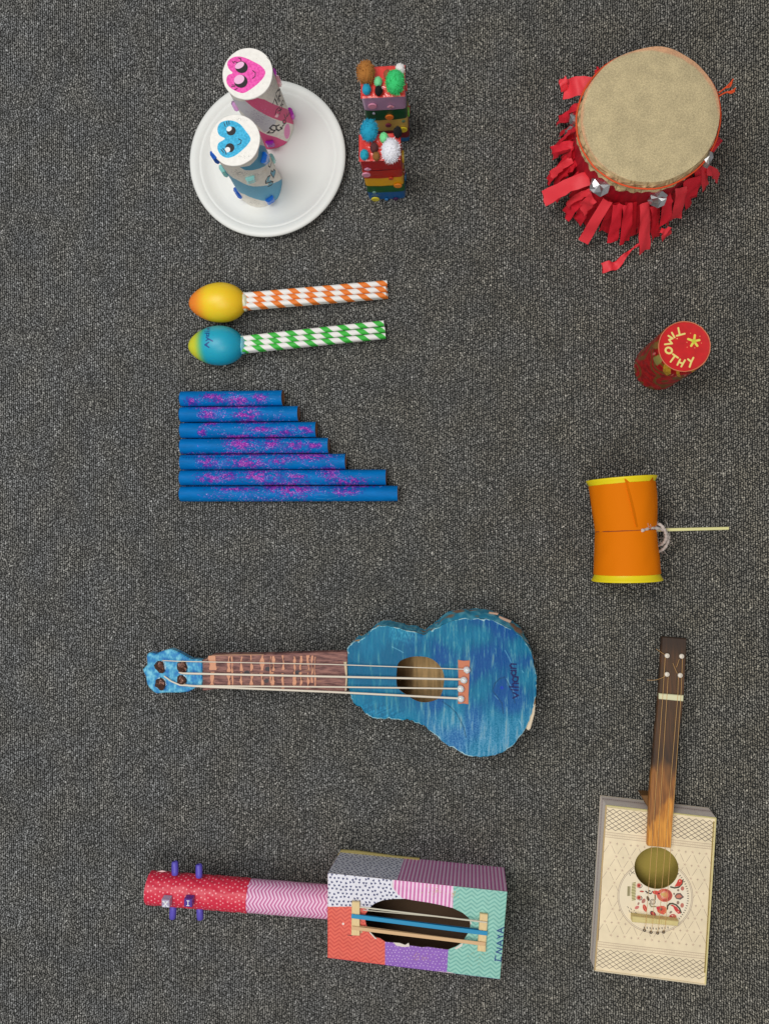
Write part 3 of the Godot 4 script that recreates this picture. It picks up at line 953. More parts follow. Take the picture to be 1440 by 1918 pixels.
func make_small_drum() -> void:
	var top := 0.15
	var ct := at(ZT, 870, 497, top)
	var base := Vector3(ct.x, 0, ct.z)
	var o := thing("can_drum", "small red and gold swirled can drum with TIMOTHY in yellow on its lid", "drum", base)
	var r := 0.0368
	var e1 := Vector3(base.x, 0, base.z).normalized()
	var len := top - 0.002
	var cv := wrap_canvas(base, Vector3.UP, e1, r, len, 360, 230, rgb(170, 20, 28))
	cv.each(func(x: int, y: int, _c: Color) -> Color:
		var a := x / 360.0 * TAU
		var p := Vector3(cos(a), sin(a), y / 90.0)
		var wx := nz(p.x * 0.9, p.y * 0.9, p.z * 0.9) * 1.3
		var k := sin((p.z * 2.2 + wx * 2.6 + nz(p.x * 1.1 + 5.0, p.y * 1.1, p.z * 1.1)) * 2.4)
		var red := Color(0.78, 0.04, 0.08).lerp(Color(0.58, 0.02, 0.06), clampf(nz(p.x * 3.0, p.y * 3.0, p.z * 5.0) + 0.3, 0.0, 1.0))
		var c := red.lerp(Color(0.52, 0.33, 0.10), smoothstep(0.25, 0.4, k))
		var line := smoothstep(0.06, 0.0, absf(k - 0.28))
		return c.lerp(Color(0.82, 0.55, 0.2), line * 0.8))
	var gold := func(x: int, y: int) -> Color:
		var k := 0.09 * nz(x * 0.25, y * 0.07)
		return Color(0.80 + k, 0.62 + k, 0.17 + k)
	cv.zpoly(ZT, [590, 740, 630, 730, 680, 800, 690, 860, 640, 890, 580, 830], gold)
	cv.zpoly(ZT, [750, 800, 860, 815, 800, 850, 830, 910, 780, 905, 760, 860], gold)
	cv.zpoly(ZT, [940, 820, 1030, 780, 1030, 840, 990, 860], gold)
	cv.zpoly(ZT, [430, 500, 470, 440, 550, 420, 540, 500, 470, 530], rgb(150, 110, 50))
	cv.zpoly(ZT, [445, 650, 520, 610, 575, 650, 550, 720, 500, 760], rgb(160, 150, 80))
	for e in [[460, 595, 26, 14], [710, 880, 18, 8], [880, 885, 18, 12], [755, 905, 10, 8]]:
		cv.zell(ZT, e[0], e[1], e[2], e[3], -0.6, rgb(236, 120, 120))
	var s := shape()
	round_body(s, base, Vector3.UP, e1, len, func(th: float, v: float) -> float: return r * (1.0 + 0.006 * nz(cos(th) * 2.0, v * 2.0, sin(th) * 2.0)) - (0.003 if v == 0.0 or v == 1.0 else 0.0), 56, 14)
	obj("can", s, painted(cv, 0.4, {"metallic_specular": 0.3, "clearcoat_enabled": true, "clearcoat": 0.25, "clearcoat_roughness": 0.08}), o)
	# rolled pale rim round a sunken red disc
	var lr := 0.0352
	var rim := PackedVector3Array()
	for i in 61:
		var a := i * TAU / 60
		rim.append(ct + Vector3(cos(a), 0, sin(a)) * (lr + 0.0003 * nz(a * 6.0)) + Vector3(0, 0.0004 * nz(a * 3.0), 0))
	var rs := shape()
	rs.tube(rim, func(v: float) -> float: return 0.0008 + 0.0003 * nz(v * 30.0), 6, false)
	obj("rim", rs, mat(rgb(216, 120, 84), 0.5), o)
	var p0 := ct - Vector3.ONE * 0.037
	var p1 := ct + Vector3.ONE * 0.037
	var lc := plan(p0, p1, 5000.0, top - 0.002, rgb(206, 22, 28))
	lc.mottle(noise, 0.04, 0.012, 0.012)
	var pale := rgb(238, 222, 128)
	for l in [[788, 248, 806, 330], [768, 352, 875, 324], [702, 310, 738, 374], [655, 352, 712, 388, 664, 406, 704, 456, 608, 468], [684, 704, 742, 624], [716, 600, 784, 648], [776, 745, 812, 672], [828, 768, 878, 682], [794, 706, 850, 728], [940, 772, 964, 704, 992, 648], [964, 704, 920, 668]]:
		lc.zline(ZT, l, 16.0 * 5000.0 * 1.11 / F / 7.2 * 1.5, pale)
	lc.zring(ZT, 660, 550, 44, 38, 0.4, 14.0, pale)
	for e in [[1012, 345], [1072, 410], [1045, 488], [962, 488], [922, 396]]:
		lc.zline(ZT, [1000, 425, e[0], e[1]], 16.0, rgb(232, 218, 90))
	lc.zell(ZT, 1000, 425, 32, 32, 0, rgb(206, 204, 60))
	for e in [[772, 390], [953, 318], [1080, 358], [1100, 450], [1010, 515], [905, 440], [908, 506]]:
		lc.dot(lc.to.call(ZT, e[0], e[1]), 4.0, rgb(240, 140, 90) if e[0] > 800 else pale)
	var d := shape()
	d.sm(1)
	d.grid(48, 4, func(u: float, v: float) -> Vector3:
		return ct + Vector3(cos(u * TAU) * lr * v, -0.002 + (0.001 if v == 1.0 else 0.0), sin(u * TAU) * lr * v), plan_uv(p0, p1), false)
	obj("lid", d, painted(lc, 0.5), o)


func make_egg_maracas() -> void:
	for which in 2:
		var low := which == 1
		var hc := 0.0325
		var a := at(ZE, 47 if low else 51, 512 if low else 238, hc)
		var b := at(ZE, 404 if low else 416, 500 if low else 222, hc)
		var e := at(ZE, 1305 if low else 1315, 405 if low else 146, 0.0105)
		var axis := (b - a).normalized()
		var len := a.distance_to(b)
		var c := Vector3((a.x + b.x) / 2, 0, (a.z + b.z) / 2)
		var o := thing("egg_maraca", "blue and lime plastic egg maraca with green striped straws" if low else "yellow and orange plastic egg maraca with orange striped straws", "maraca", c, "egg maracas with straw handles")
		var e1 := Vector3.DOWN
		var r := 0.0318
		var cv := wrap_canvas(a, axis, e1, r * 0.96, len, 256, 200, Color.WHITE)
		cv.each(func(_x: int, y: int, _c: Color) -> Color:
			var v := y / 200.0
			if low:
				return rgb(214, 214, 52).lerp(rgb(24, 166, 196), smoothstep(0.14, 0.4, v)).lerp(rgb(20, 156, 190), smoothstep(0.6, 1.0, v))
			return rgb(246, 138, 44).lerp(rgb(246, 208, 34), smoothstep(0.1, 0.42, v)).lerp(rgb(244, 198, 30), smoothstep(0.5, 1.0, v)))
		if low:
			var ink := rgb(22, 60, 128)
			for l in [[180, 517, 150, 500, 178, 484], [166, 509, 166, 492], [158, 474, 176, 464], [160, 452, 176, 464, 203, 478], [152, 424, 180, 428, 176, 446, 162, 442, 164, 428], [164, 414, 182, 414], [150, 412, 154, 412], [168, 402, 182, 402, 168, 394, 182, 390]]:
				cv.zline(ZE, l, 2.6, ink)
		var egg := func(_th: float, v: float) -> float:
			var t := v * 2.0 - 1.0
			var q := r * sqrt(maxf(0.0, 1.0 - t * t)) * (1.0 + 0.13 * t - 0.05 * t * t) * 1.0
			return q + (0.0005 if absf(v - 0.52) < 0.012 else 0.0)
		var s := shape()
		var rows := 44
		s.sm(4)
		var e2 := axis.cross(e1)
		s.grid(40, rows, func(u: float, v: float) -> Vector3:
			var vv := (1.0 - cos(v * PI)) / 2.0
			var th := u * TAU if u < 1.0 else 0.0
			return a + axis * vv * len + (e1 * cos(th) + e2 * sin(th)) * egg.call(th, vv), func(_p, u: float, v: float) -> Vector2: return Vector2(u, (1.0 - cos(v * PI)) / 2.0))
		obj("egg", s, painted(cv, 0.42, {"subsurf_scatter_enabled": true, "subsurf_scatter_strength": 0.15}), o)
		# straws: three on top, three below, glued into the thick end
		var col := rgb(58, 186, 62) if low else rgb(238, 126, 40)
		var stripe := Canvas.new(64, 64, rgb(242, 240, 238))
		stripe.each(func(x: int, y: int, _c: Color) -> Color:
			var f := fposmod((x + y) / 64.0, 1.0)
			var k := smoothstep(0.0, 0.03, f) * smoothstep(0.47, 0.44, f)
			return rgb(242, 240, 238).lerp(col * (1.0 + 0.06 * nz(x * 0.5, y * 0.1)), k))
		var sm := painted(stripe, 0.55)
		sm.uv1_scale = Vector3(1, 8.3, 1)
		var start := b - axis * 0.006
		var side := (e - start).cross(Vector3.UP).normalized()
		for layer in 2:
			for k in 3:
				var sp := 0.0104 if low else 0.0098
				var q0 := start + side * (k - 1) * 0.0088 + Vector3(0, 0.004 - layer * 0.0092, 0)
				var q1 := e + side * (k - 1) * (sp if layer == 0 else 0.0088) + Vector3(0, 0.0032 - layer * 0.0088 , 0) + axis * (rng.randf_range(-0.0015, 0.0015) + (0.001 if k == 0 else 0.0))
				q1.y = maxf(q1.y, 0.0046)
				var t := shape()
				t.tube(PackedVector3Array([q0, q0.lerp(q1, 0.33), q0.lerp(q1, 0.66), q1]), 0.0046, 14, false)
				var piece := obj("straw", t, sm, o)
				var inner := shape()
				inner.tube(PackedVector3Array([q1 - (q1 - q0).normalized() * 0.02, q1 + (q1 - q0).normalized() * 0.0001]), 0.004, 12, false)
				obj("straw_lining", inner, mat(rgb(226, 222, 214), 0.7), piece)
		var g := shape()
		g.ball(b - axis * 0.002, Vector3(0.006, 0.012, 0.0155), Basis(Vector3.UP, -atan2(axis.z, axis.x)), 14, func(d: Vector3) -> float: return 1.0 + 0.12 * nz(d.x * 3.0, d.y * 3.0 + which * 9.0, d.z * 3.0))
		obj("glue_collar", g, mat(rgb(232, 226, 200) if not low else rgb(120, 190, 205), 0.3, {"subsurf_scatter_enabled": true, "subsurf_scatter_strength": 0.3}), o)


func make_pan_pipes() -> void:
	var ys := [120.0, 214.0, 309.0, 404.0, 499.0, 593.0, 689.0]
	var x0 := [66.0, 64.0, 66.0, 66.0, 66.0, 64.0, 64.0]
	var x1 := [672.0, 766.0, 872.0, 946.0, 1048.0, 1290.0, 1360.0]
	var r := 0.01268
	var h := 0.014
	var b := bounds(many(ZP, [60, 70, 1365, 740], h), 0.004)
	var p0: Vector3 = b[0]
	var p1: Vector3 = b[1]
	var o := thing("pan_pipes", "bright blue pan pipes of seven tubes with purple glitter", "pan pipes", Vector3((p0.x + p1.x) / 2, 0, (p0.z + p1.z) / 2))
	var cv := plan(p0, p1, 1700.0, h * 1.6, rgb(20, 112, 206))
	cv.each(func(x: int, y: int, _c: Color) -> Color:
		var k := 1.0 + 0.06 * nz(x * 0.012, y * 0.05) + 0.05 * nz(x * 0.05, y * 0.35, 3.0)
		return Color(0.0, 0.43 * k, 0.72 * k))
	# glue smears, then glitter in them
	var shine := Image.create(cv.w, cv.h, false, Image.FORMAT_RGBA8)
	shine.fill(Color(0.42, 0.42, 0.42))
	var spots := [[125, 135, 35, 22, 60], [240, 108, 45, 22, 90], [290, 118, 30, 28, 90], [410, 128, 55, 28, 240], [535, 113, 40, 22, 110], [230, 170, 75, 10, 130], [440, 165, 90, 10, 170], [220, 215, 50, 25, 120], [462, 215, 75, 27, 330], [490, 256, 110, 12, 180], [240, 265, 34, 10, 50], [188, 320, 22, 18, 50], [545, 300, 70, 16, 120], [805, 302, 44, 22, 140], [690, 320, 30, 20, 40], [400, 347, 100, 16, 240], [610, 350, 45, 16, 120], [425, 392, 85, 28, 480], [605, 390, 45, 26, 150], [745, 396, 55, 28, 180], [862, 400, 44, 16, 90], [430, 447, 290, 13, 430], [830, 462, 120, 26, 430], [225, 500, 60, 34, 190], [460, 500, 100, 36, 460], [655, 490, 60, 24, 80], [232, 592, 65, 34, 260], [345, 580, 50, 30, 90], [535, 580, 105, 36, 640], [750, 590, 70, 24, 160], [950, 575, 50, 40, 120], [1070, 612, 100, 26, 260], [400, 657, 130, 12, 130], [720, 655, 135, 46, 700], [1055, 672, 70, 24, 220], [1090, 640, 130, 8, 120], [950, 540, 60, 8, 60], [600, 640, 60, 20, 60]]
	for q in spots:
		for i in 60:
			var e := Vector2(rng.randfn(0, 0.55) * q[2], rng.randfn(0, 0.5) * q[3])
			cv.dot(cv.to.call(ZP, q[0] + e.x, q[1] + e.y), rng.randf_range(1.5, 4.0), Color(0.30, 0.20, 0.62, 0.38))
		for i in int(q[4] * 4.5):
			var e := Vector2(rng.randfn(0, 0.55) * q[2], rng.randfn(0, 0.5) * q[3])
			var pt: Vector2 = cv.to.call(ZP, q[0] + e.x, q[1] + e.y)
			var pick := rng.randf()
			if nz(pt.x * 0.05, pt.y * 0.09, 2.0) + 0.6 * nz(pt.x * 0.16, pt.y * 0.2, 6.0) < -0.12:
				continue
			cv.dot(pt, rng.randf_range(0.4, 0.95), rgb(190, 54, 184) if pick < 0.36 else rgb(124, 28, 140) if pick < 0.74 else rgb(244, 170, 234) if pick < 0.86 else rgb(80, 40, 160))
	for i in 26000:   # wide thin smears between the thick spots
		var x := rng.randf_range(160, 1230)
		var y := rng.randf_range(80, 735)
		var lim := 560.0 + maxf(0.0, y - 100.0) * 1.0
		var d := nz(x * 0.006, y * 0.018) + 0.5 * nz(x * 0.02, y * 0.06, 4.0) + 0.25 * (1.0 - absf(x - 520.0) / 420.0)
		if x > lim or d < 0.14 + 0.3 * rng.randf():
			continue
		var pick := rng.randf()
		cv.dot(cv.to.call(ZP, x, y), rng.randf_range(0.4, 0.95), Color(0.40, 0.24, 0.68, 0.5) if pick < 0.55 else rgb(196, 70, 196) if pick < 0.85 else rgb(240, 176, 240))
	for i in 900:
		var pt: Vector2 = cv.to.call(ZP, rng.randf_range(170, 1150), rng.randf_range(80, 735))
		cv.dot(pt, rng.randf_range(0.3, 0.7), rgb(190, 170, 235) if i % 3 else rgb(220, 110, 210))
	for i in 26:
		var x := rng.randf_range(180, 900)
		var y := rng.randf_range(90, 720)
		var l := rng.randf_range(30, 130)
		cv.zline(ZP, [x, y, x + l * 0.5, y + rng.randf_range(-5, 5), x + l, y + rng.randf_range(-7, 7)], 0.9, Color(0.66, 0.72, 0.9, 0.5))
	# faint print on the fifth tube
	for i in 22:
		var x := 75.0 + i * 16.0
		cv.zline(ZP, [x, 470, x + 9, 470], 1.4, Color(0.02, 0.12, 0.4, 0.55))
		if i % 3:
			cv.zline(ZP, [x + 4, 466, x + 4, 482], 1.2, Color(0.02, 0.12, 0.4, 0.5))
	for i in 6:
		cv.zline(ZP, [975.0 + i * 11, 468, 981.0 + i * 11, 468], 1.3, Color(0.02, 0.12, 0.4, 0.6))
	var m := painted(cv, 0.5, {"metallic_specular": 0.22})
	var core := mat(rgb(150, 104, 76), 0.9)
	for k in 7:
		var a := at(ZP, x0[k], ys[k], r)
		var c := at(ZP, x1[k], ys[k], r)
		c.z = lerpf(c.z, a.z, 0.7) - (0.001 if k < 4 else 0.0) * 0.0
		var axis := (c - a).normalized()
		var e2 := axis.cross(Vector3.UP)
		var s := shape()
		s.sm(4)
		s.grid(36, 3, func(u: float, v: float) -> Vector3:
			var th := u * TAU
			return a.lerp(c, v) + (Vector3.UP * cos(th) + e2 * sin(th)) * r, plan_uv(p0, p1))
		var t := obj("tube", s, m, o)
		# cut end: a ring of bare cardboard, hollow inside
		var i_ := shape()
		i_.sm(5)
		i_.grid(30, 2, func(u: float, v: float) -> Vector3:
			var th := u * TAU
			return a.lerp(c, v) + (Vector3.UP * cos(th) + e2 * sin(th)) * (r - 0.0016), null, true)
		for end in 2:
			i_.sm(6)
			i_.grid(30, 1, func(u: float, v: float) -> Vector3:
				var th := u * TAU
				return (c + axis * 0.0002 if end == 1 else a - axis * 0.0002) + (Vector3.UP * cos(th) + e2 * sin(th)) * (r - 0.0016 * v), null, end == 0)
		obj("tube_core", i_, core, t)


func make_pellet_drum() -> void:
	var h := 0.0535
	var pa := at(ZM, 372, 160, h)
	var pw := at(ZM, 407, 600, h)
	var pb := at(ZM, 421, 1024, h)
	var o := thing("pellet_drum", "orange hourglass drum of two yellow cups lying on its side with a stick", "drum", Vector3(pw.x, 0, pw.z))
	var orange := mat(rgb(230, 122, 0), 0.75, {"metallic_specular": 0.25})
	var yellow := mat(rgb(244, 222, 20), 0.42)
	var rim_r := 0.0528
	for half in 2:
		var from := pw
		var to := pa if half == 0 else pb
		var axis := (to - from).normalized()
		var len := from.distance_to(to)
		var e1 := Vector3.DOWN
		var e2 := axis.cross(e1)
		# yellow cup: plain wall, flared mouth
		var s := shape()
		var prof := [[0.0, 0.0], [0.0, 0.043], [0.82, 0.0478], [0.86, 0.0482], [0.9, 0.0492], [0.95, 0.0512], [0.975, 0.0526], [0.99, 0.0528], [1.0, 0.0516], [0.99, 0.0502], [0.9, 0.0475], [0.2, 0.042], [0.19, 0.0]]
		for j in prof.size() - 1:
			s.sm(3)
			s.grid(56, 1, func(u: float, v: float) -> Vector3:
				var th := u * TAU
				var y := lerpf(prof[j][0], prof[j + 1][0], v) * len
				var q := lerpf(prof[j][1], prof[j + 1][1], v)
				return from + axis * y + (e1 * cos(th) + e2 * sin(th)) * q)
		var cup_ := obj("paper_cup", s, yellow, o)
		# orange paper wound round it in flat facets
		var w := shape()
		w.sm(1)
		var turn := 0.17 if half == 0 else 0.05
		var v1 := 0.885 if half == 0 else 0.862
		w.grid(44, 8, func(u: float, v: float) -> Vector3:
			var th := u * TAU + turn
			var vv := lerpf(0.004, v1, v)
			var q := lerpf(0.0452, 0.0497, v) + 0.0008 * nz(cos(th) * 2.2, v * 2.0 + half * 7.0, sin(th) * 2.2) + (0.0016 * sin(v * PI) * maxf(0.0, cos(th + 1.9)) if half == 0 else 0.0)
			return from + axis * vv * len + (e1 * cos(th) + e2 * sin(th)) * q)
		w.sm(2)
		w.grid(44, 1, func(u: float, v: float) -> Vector3:
			var th := u * TAU + turn
			return from + axis * 0.004 * len + (e1 * cos(th) + e2 * sin(th)) * lerpf(0.03, 0.0452, v))
		var wr := obj("paper_wrap", w, orange, o)
		if half == 0:
			# loose corner of the wrap lapping over itself
			var f := shape()
			f.sm(1)
			var ta := round_hit(ZM, 398, 168, from, axis, 0.05, e1).x
			var tb := round_hit(ZM, 494, 572, from, axis, 0.046, e1).x
			var left := round_hit(ZM, 300, 400, from, axis, 0.048, e1).x
			var cv0 := 0.058
			f.grid(6, 8, func(u: float, v: float) -> Vector3:
				var vv := lerpf(cv0 + 0.012 * (1.0 - u), 0.955 - 0.045 * (1.0 - u), v)
				var th := lerpf(left, lerp_angle(tb, ta, v), u)
				var q := lerpf(0.0454, 0.0504, vv) - 0.0012 + 0.0034 * u
				return from + axis * vv * len + (e1 * cos(th) + e2 * sin(th)) * q)
			obj("paper_flap", f, orange, wr)
	# stick and yarn
	var st := shape()
	var sa := at(ZM, 640, 597, 0.05)
	var sb := at(ZM, 1275, 582, 0.046)
	st.prism(frame((sa + sb) / 2, Vector3.UP, sb - sa), PackedVector2Array([Vector2(-1, -0.0022) * Vector2(sa.distance_to(sb) / 2, 1), Vector2(sa.distance_to(sb) / 2, -0.0021), Vector2(sa.distance_to(sb) / 2 - 0.0006, 0.0023), Vector2(-sa.distance_to(sb) / 2, 0.0026)]), -0.0022, 0.0022, 0.0007)
	obj("stick", st, mat(rgb(232, 228, 160), 0.65), o)
	var yarn := mat(rgb(208, 196, 190), 0.9)
	var hs := [[0.098, 0.088, 0.075, 0.06, 0.05, 0.04, 0.035, 0.03], [0.06, 0.068, 0.066, 0.056, 0.044, 0.03]]
	var ways := [[548, 602, 600, 586, 672, 582, 738, 606, 768, 660, 752, 726, 712, 768, 660, 782], [645, 552, 700, 552, 738, 600, 750, 660, 722, 712, 660, 732]]
	for k in 2:
		var pts := PackedVector3Array()
		for i in range(0, ways[k].size(), 2):
			pts.append(at(ZM, ways[k][i], ways[k][i + 1], hs[k][i / 2]))
		var y := shape()
		y.tube(lace(pts, 7), func(v: float) -> float: return 0.0024 + 0.0005 * sin(v * 70.0), 8)
		# stray fibres
		for i in 24:
			var p := pts[rng.randi_range(1, pts.size() - 2)]
			y.tube(PackedVector3Array([p, p + Vector3(rng.randfn(), rng.randfn(), rng.randfn()) * 0.003, p + Vector3(rng.randfn(), rng.randfn(), rng.randfn()) * 0.006]), 0.00025, 4, false)
		obj("yarn_loop", y, yarn, o)
	var tie := shape()
	var ring := PackedVector3Array()
	var ax := (pb - pa).normalized()
	for i in 41:
		var th := i * TAU / 40
		ring.append(pw + (Vector3.DOWN * cos(th) + ax.cross(Vector3.DOWN) * sin(th)) * 0.0446)
	tie.tube(ring, 0.0011, 6, false)
	obj("waist_cord", tie, mat(rgb(150, 70, 20), 0.8), o)


func holed_sheet(s: Shape, outline: PackedVector2Array, hole: PackedVector2Array, c: Vector2, y: Callable, uvf, n: int, m: int, down := false) -> void:
	var outer := PackedVector2Array()
	var inner := PackedVector2Array()
	for i in n:
		outer.append(polar(outline, c, i * TAU / n))
		inner.append(polar(hole, c, i * TAU / n))
	s.sm(1)
	s.grid(n, m, func(u: float, v: float) -> Vector3:
		var i := int(round(u * n)) % n
		var p := inner[i].lerp(outer[i], v)
		return Vector3(p.x, y.call(p, v), p.y), uvf, down)

func string_between(parent: Node3D, pts: PackedVector3Array, r: float, m: Material, called := "string") -> MeshInstance3D:
	var s := shape()
	s.tube(pts, r, 7)
	return obj(called, s, m, parent)

func flat_band(parent: Node3D, a: Vector3, b: Vector3, width: float, thick: float, m: Material, called: String) -> MeshInstance3D:
	var s := shape()
	s.box(frame((a + b) / 2, Vector3.UP, b - a), a.distance_to(b), thick, width, thick * 0.3)
	return obj(called, s, m, parent)


func make_ukulele() -> void:
	var h := 0.07
	var raw := [108, 345, 120, 310, 150, 285, 190, 280, 228, 247, 262, 213, 300, 187, 360, 188, 420, 195, 480, 208, 540, 224, 605, 238, 655, 215, 705, 193, 762, 166, 822, 145, 900, 135, 980, 140, 1060, 152, 1130, 180, 1190, 215, 1250, 257, 1290, 312, 1320, 380, 1337, 450, 1346, 540, 1345, 620, 1332, 700, 1310, 780, 1280, 860, 1240, 920, 1190, 970, 1130, 1015, 1060, 1035, 970, 1045, 880, 1030, 800, 985, 730, 940, 670, 890, 610, 845, 550, 815, 500, 800, 440, 803, 380, 795, 320, 800, 280, 793, 240, 770, 212, 738, 192, 706, 150, 698, 133, 660, 115, 600, 104, 540, 102, 440]
	var outline := flat2(many(ZU, raw, h))
	# hand-cut cardboard: roughen the line a little
	var rough := PackedVector2Array()
	var dense := smoothed(outline, 4)
	for i in dense.size():
		var p := dense[i]
		rough.append(p + Vector2(nz(p.x * 160.0, p.y * 160.0), nz(p.x * 160.0, p.y * 160.0, 5.0)) * 0.0022 + Vector2(nz(p.x * 420.0, p.y * 420.0), nz(p.x * 420.0, p.y * 420.0, 9.0)) * 0.0008)
	outline = rough
	var hole := smoothed(flat2(many(ZU, [440, 432, 490, 397, 560, 384, 640, 392, 700, 430, 738, 490, 742, 560, 722, 640, 690, 670, 620, 687, 560, 675, 500, 640, 440, 592, 430, 530], h)), 3)
	var cc := at(ZU, 588, 535, h)
	var c2 := Vector2(cc.x, cc.z)
	var b := bounds(many(ZU, raw, h), 0.012)
	var p0: Vector3 = b[0]
	var p1: Vector3 = b[1]
	var o := thing("cardboard_ukulele", "blue painted cardboard ukulele with a brown neck and Vihaan written on it", "ukulele", Vector3(cc.x, 0, cc.z))
	var cv := plan(p0, p1, 1500.0, h, rgb(30, 110, 165))
	var relief := Image.create(cv.w, cv.h, false, Image.FORMAT_L8)
	var org_z: Vector2 = cv.to.call(ZU, 0, 0)
	var kz: float = (cv.to.call(ZU, 1000, 0) as Vector2).x - org_z.x
	kz /= 1000.0
	cv.each(func(x: int, y: int, _c: Color) -> Color:
		var zx := (x - org_z.x) / kz
		var zy := (y - org_z.y) / kz
		var long := nz(x * 0.11, y * 0.012) + 0.6 * nz(x * 0.33, y * 0.03, 7.0)
		var fine := nz(x * 0.8, y * 0.10, 3.0)
		var wide := nz(x * 0.012, y * 0.012, 11.0)
		var right := smoothstep(380.0, 760.0, zx)
		var low := smoothstep(560.0, 900.0, zy) * right
		var c := Color(0.0, 0.39, 0.55).lerp(Color(0.0, 0.31, 0.58), clampf(wide * 1.3 + 0.4, 0.0, 1.0) * right)
		c = c.lerp(Color(0.04, 0.50, 0.66), clampf(0.35 - wide + long * 0.5, 0.0, 1.0) * 0.6)
		# dry-brushed paler streaks, more of them on the wide half
		c = c.lerp(Color(0.54, 0.70, 0.74), clampf(long * 1.1 + fine * 0.7 - 0.15, 0.0, 1.0) * (0.2 + 0.36 * right + 0.2 * low))
		c = c.lerp(Color(0.48, 0.68, 0.84), low * clampf(0.6 + 0.5 * nz(x * 0.3, y * 0.3, 5.0) + long * 0.3, 0.0, 1.0) * 0.75)
		c = c.lerp(Color(0.55, 0.62, 0.58), clampf(long * 1.3 - 0.6, 0.0, 1.0) * 0.4)
		# quick pale cyan strokes along the near edge of the small bout
		var s := smoothstep(640.0, 760.0, zy) * (1.0 - smoothstep(380.0, 560.0, zx))
		c = c.lerp(Color(0.28, 0.68, 0.86), s * clampf(fine + 0.25 + 0.5 * nz(x * 0.12 + y * 0.25, y * 0.02), 0.0, 1.0) * 0.8)
		var t := smoothstep(330.0, 240.0, zy) * smoothstep(360.0, 420.0, zx) * (1.0 - smoothstep(520.0, 640.0, zx))
		c = c.lerp(Color(0.36, 0.72, 0.84), t * clampf(fine + 0.2, 0.0, 1.0) * 0.8)
		var hgt := 0.5 + 0.2 * long + 0.16 * fine + 0.14 * nz(x * 0.5, y * 0.45, 9.0) * (0.6 + 1.2 * low)
		relief.set_pixel(x, y, Color(hgt, hgt, hgt))
		return c)
	for i in outline.size():   # the cut edge shows pale board here and there
		var e0 := (outline[i] - Vector2(p0.x, p0.z)) * 1500.0
		var e1 := (outline[(i + 1) % outline.size()] - Vector2(p0.x, p0.z)) * 1500.0
		cv.line(PackedVector2Array([e0, e1]), 3.2, Color(0.72, 0.84, 0.86, clampf(0.45 + 1.3 * nz(e0.x * 0.03, e0.y * 0.03), 0.0, 0.9)))
	var dark := Color(0.02, 0.24, 0.38, 0.5)
	var lite := Color(0.62, 0.82, 0.92, 0.6)
	for l in [[730, 682, 780, 715, 820, 755, 842, 795], [842, 795, 870, 850, 885, 915], [1060, 600, 1075, 560, 1105, 530, 1140, 520], [1060, 610, 1085, 645, 1120, 690, 1130, 760], [1145, 530, 1170, 580, 1190, 620, 1205, 690]]:
		cv.zline(ZU, l, 2.6, dark)
	for l in [[1150, 528, 1172, 570, 1196, 612, 1212, 660], [1140, 345, 1165, 390, 1180, 425], [1252, 478, 1262, 492], [400, 320, 450, 345, 475, 360], [1072, 640, 1095, 665], [1230, 800, 1250, 835]]:
		cv.zline(ZU, l, 1.6, lite)
	cv.zell(ZU, 1120, 590, 12, 12, 0, Color(0.02, 0.25, 0.7))
	var ink := Color(0.05, 0.06, 0.32)
	for l in [[1192, 658, 1228, 640, 1196, 622], [1196, 604, 1226, 606], [1180, 602, 1186, 602], [1170, 584, 1228, 586], [1196, 580, 1190, 566, 1200, 560, 1228, 562], [1200, 518, 1190, 535, 1200, 550, 1220, 548, 1226, 530, 1216, 518], [1194, 516, 1228, 520], [1188, 480, 1182, 496, 1190, 508, 1208, 506, 1212, 490, 1204, 478], [1180, 476, 1214, 478], [1178, 462, 1212, 464], [1186, 458, 1174, 446, 1182, 434, 1212, 436]]:
		cv.zline(ZU, l, 2.9, ink)
	var blue := bumpy(painted(cv, 0.5, {"metallic_specular": 0.35}), relief, 0.11)
	var uv := plan_uv(p0, p1)
	var warp := func(p: Vector2, v: float) -> float:
		return h + 0.0016 * nz(p.x * 9.0, p.y * 9.0) + 0.0005 * nz(p.x * 70.0, p.y * 70.0) - (0.0012 if v == 1.0 else 0.0)
	var s := shape()
	holed_sheet(s, outline, hole, c2, warp, uv, 200, 14)
	obj("soundboard", s, blue, o)
	var n := 200
	var card := mat(rgb(168, 132, 90), 0.9)
	# wall: painted outside, flared where it was folded out on the far side
	var side_cv := Canvas.new(720, 40, rgb(40, 130, 170))
	side_cv.each(func(x: int, y: int, _c: Color) -> Color:
		var a := x / 720.0 * TAU
		var k := nz(cos(a) * 14.0, sin(a) * 14.0, y * 0.07)
		var c := Color(0.16, 0.58, 0.74).lerp(Color(0.42, 0.76, 0.86), clampf(k + 0.4, 0.0, 1.0))
		return c.lerp(Color(0.60, 0.46, 0.38), clampf((nz(cos(a) * 5.0, sin(a) * 5.0, y * 0.05 + 30.0) - 0.35) * 5.0, 0.0, 1.0) * smoothstep(-0.2, 0.6, cos(a + 0.5))))
	var w := shape()
	w.sm(1)
	var ring := PackedVector2Array()
	for i in n:
		ring.append(polar(outline, c2, i * TAU / n))
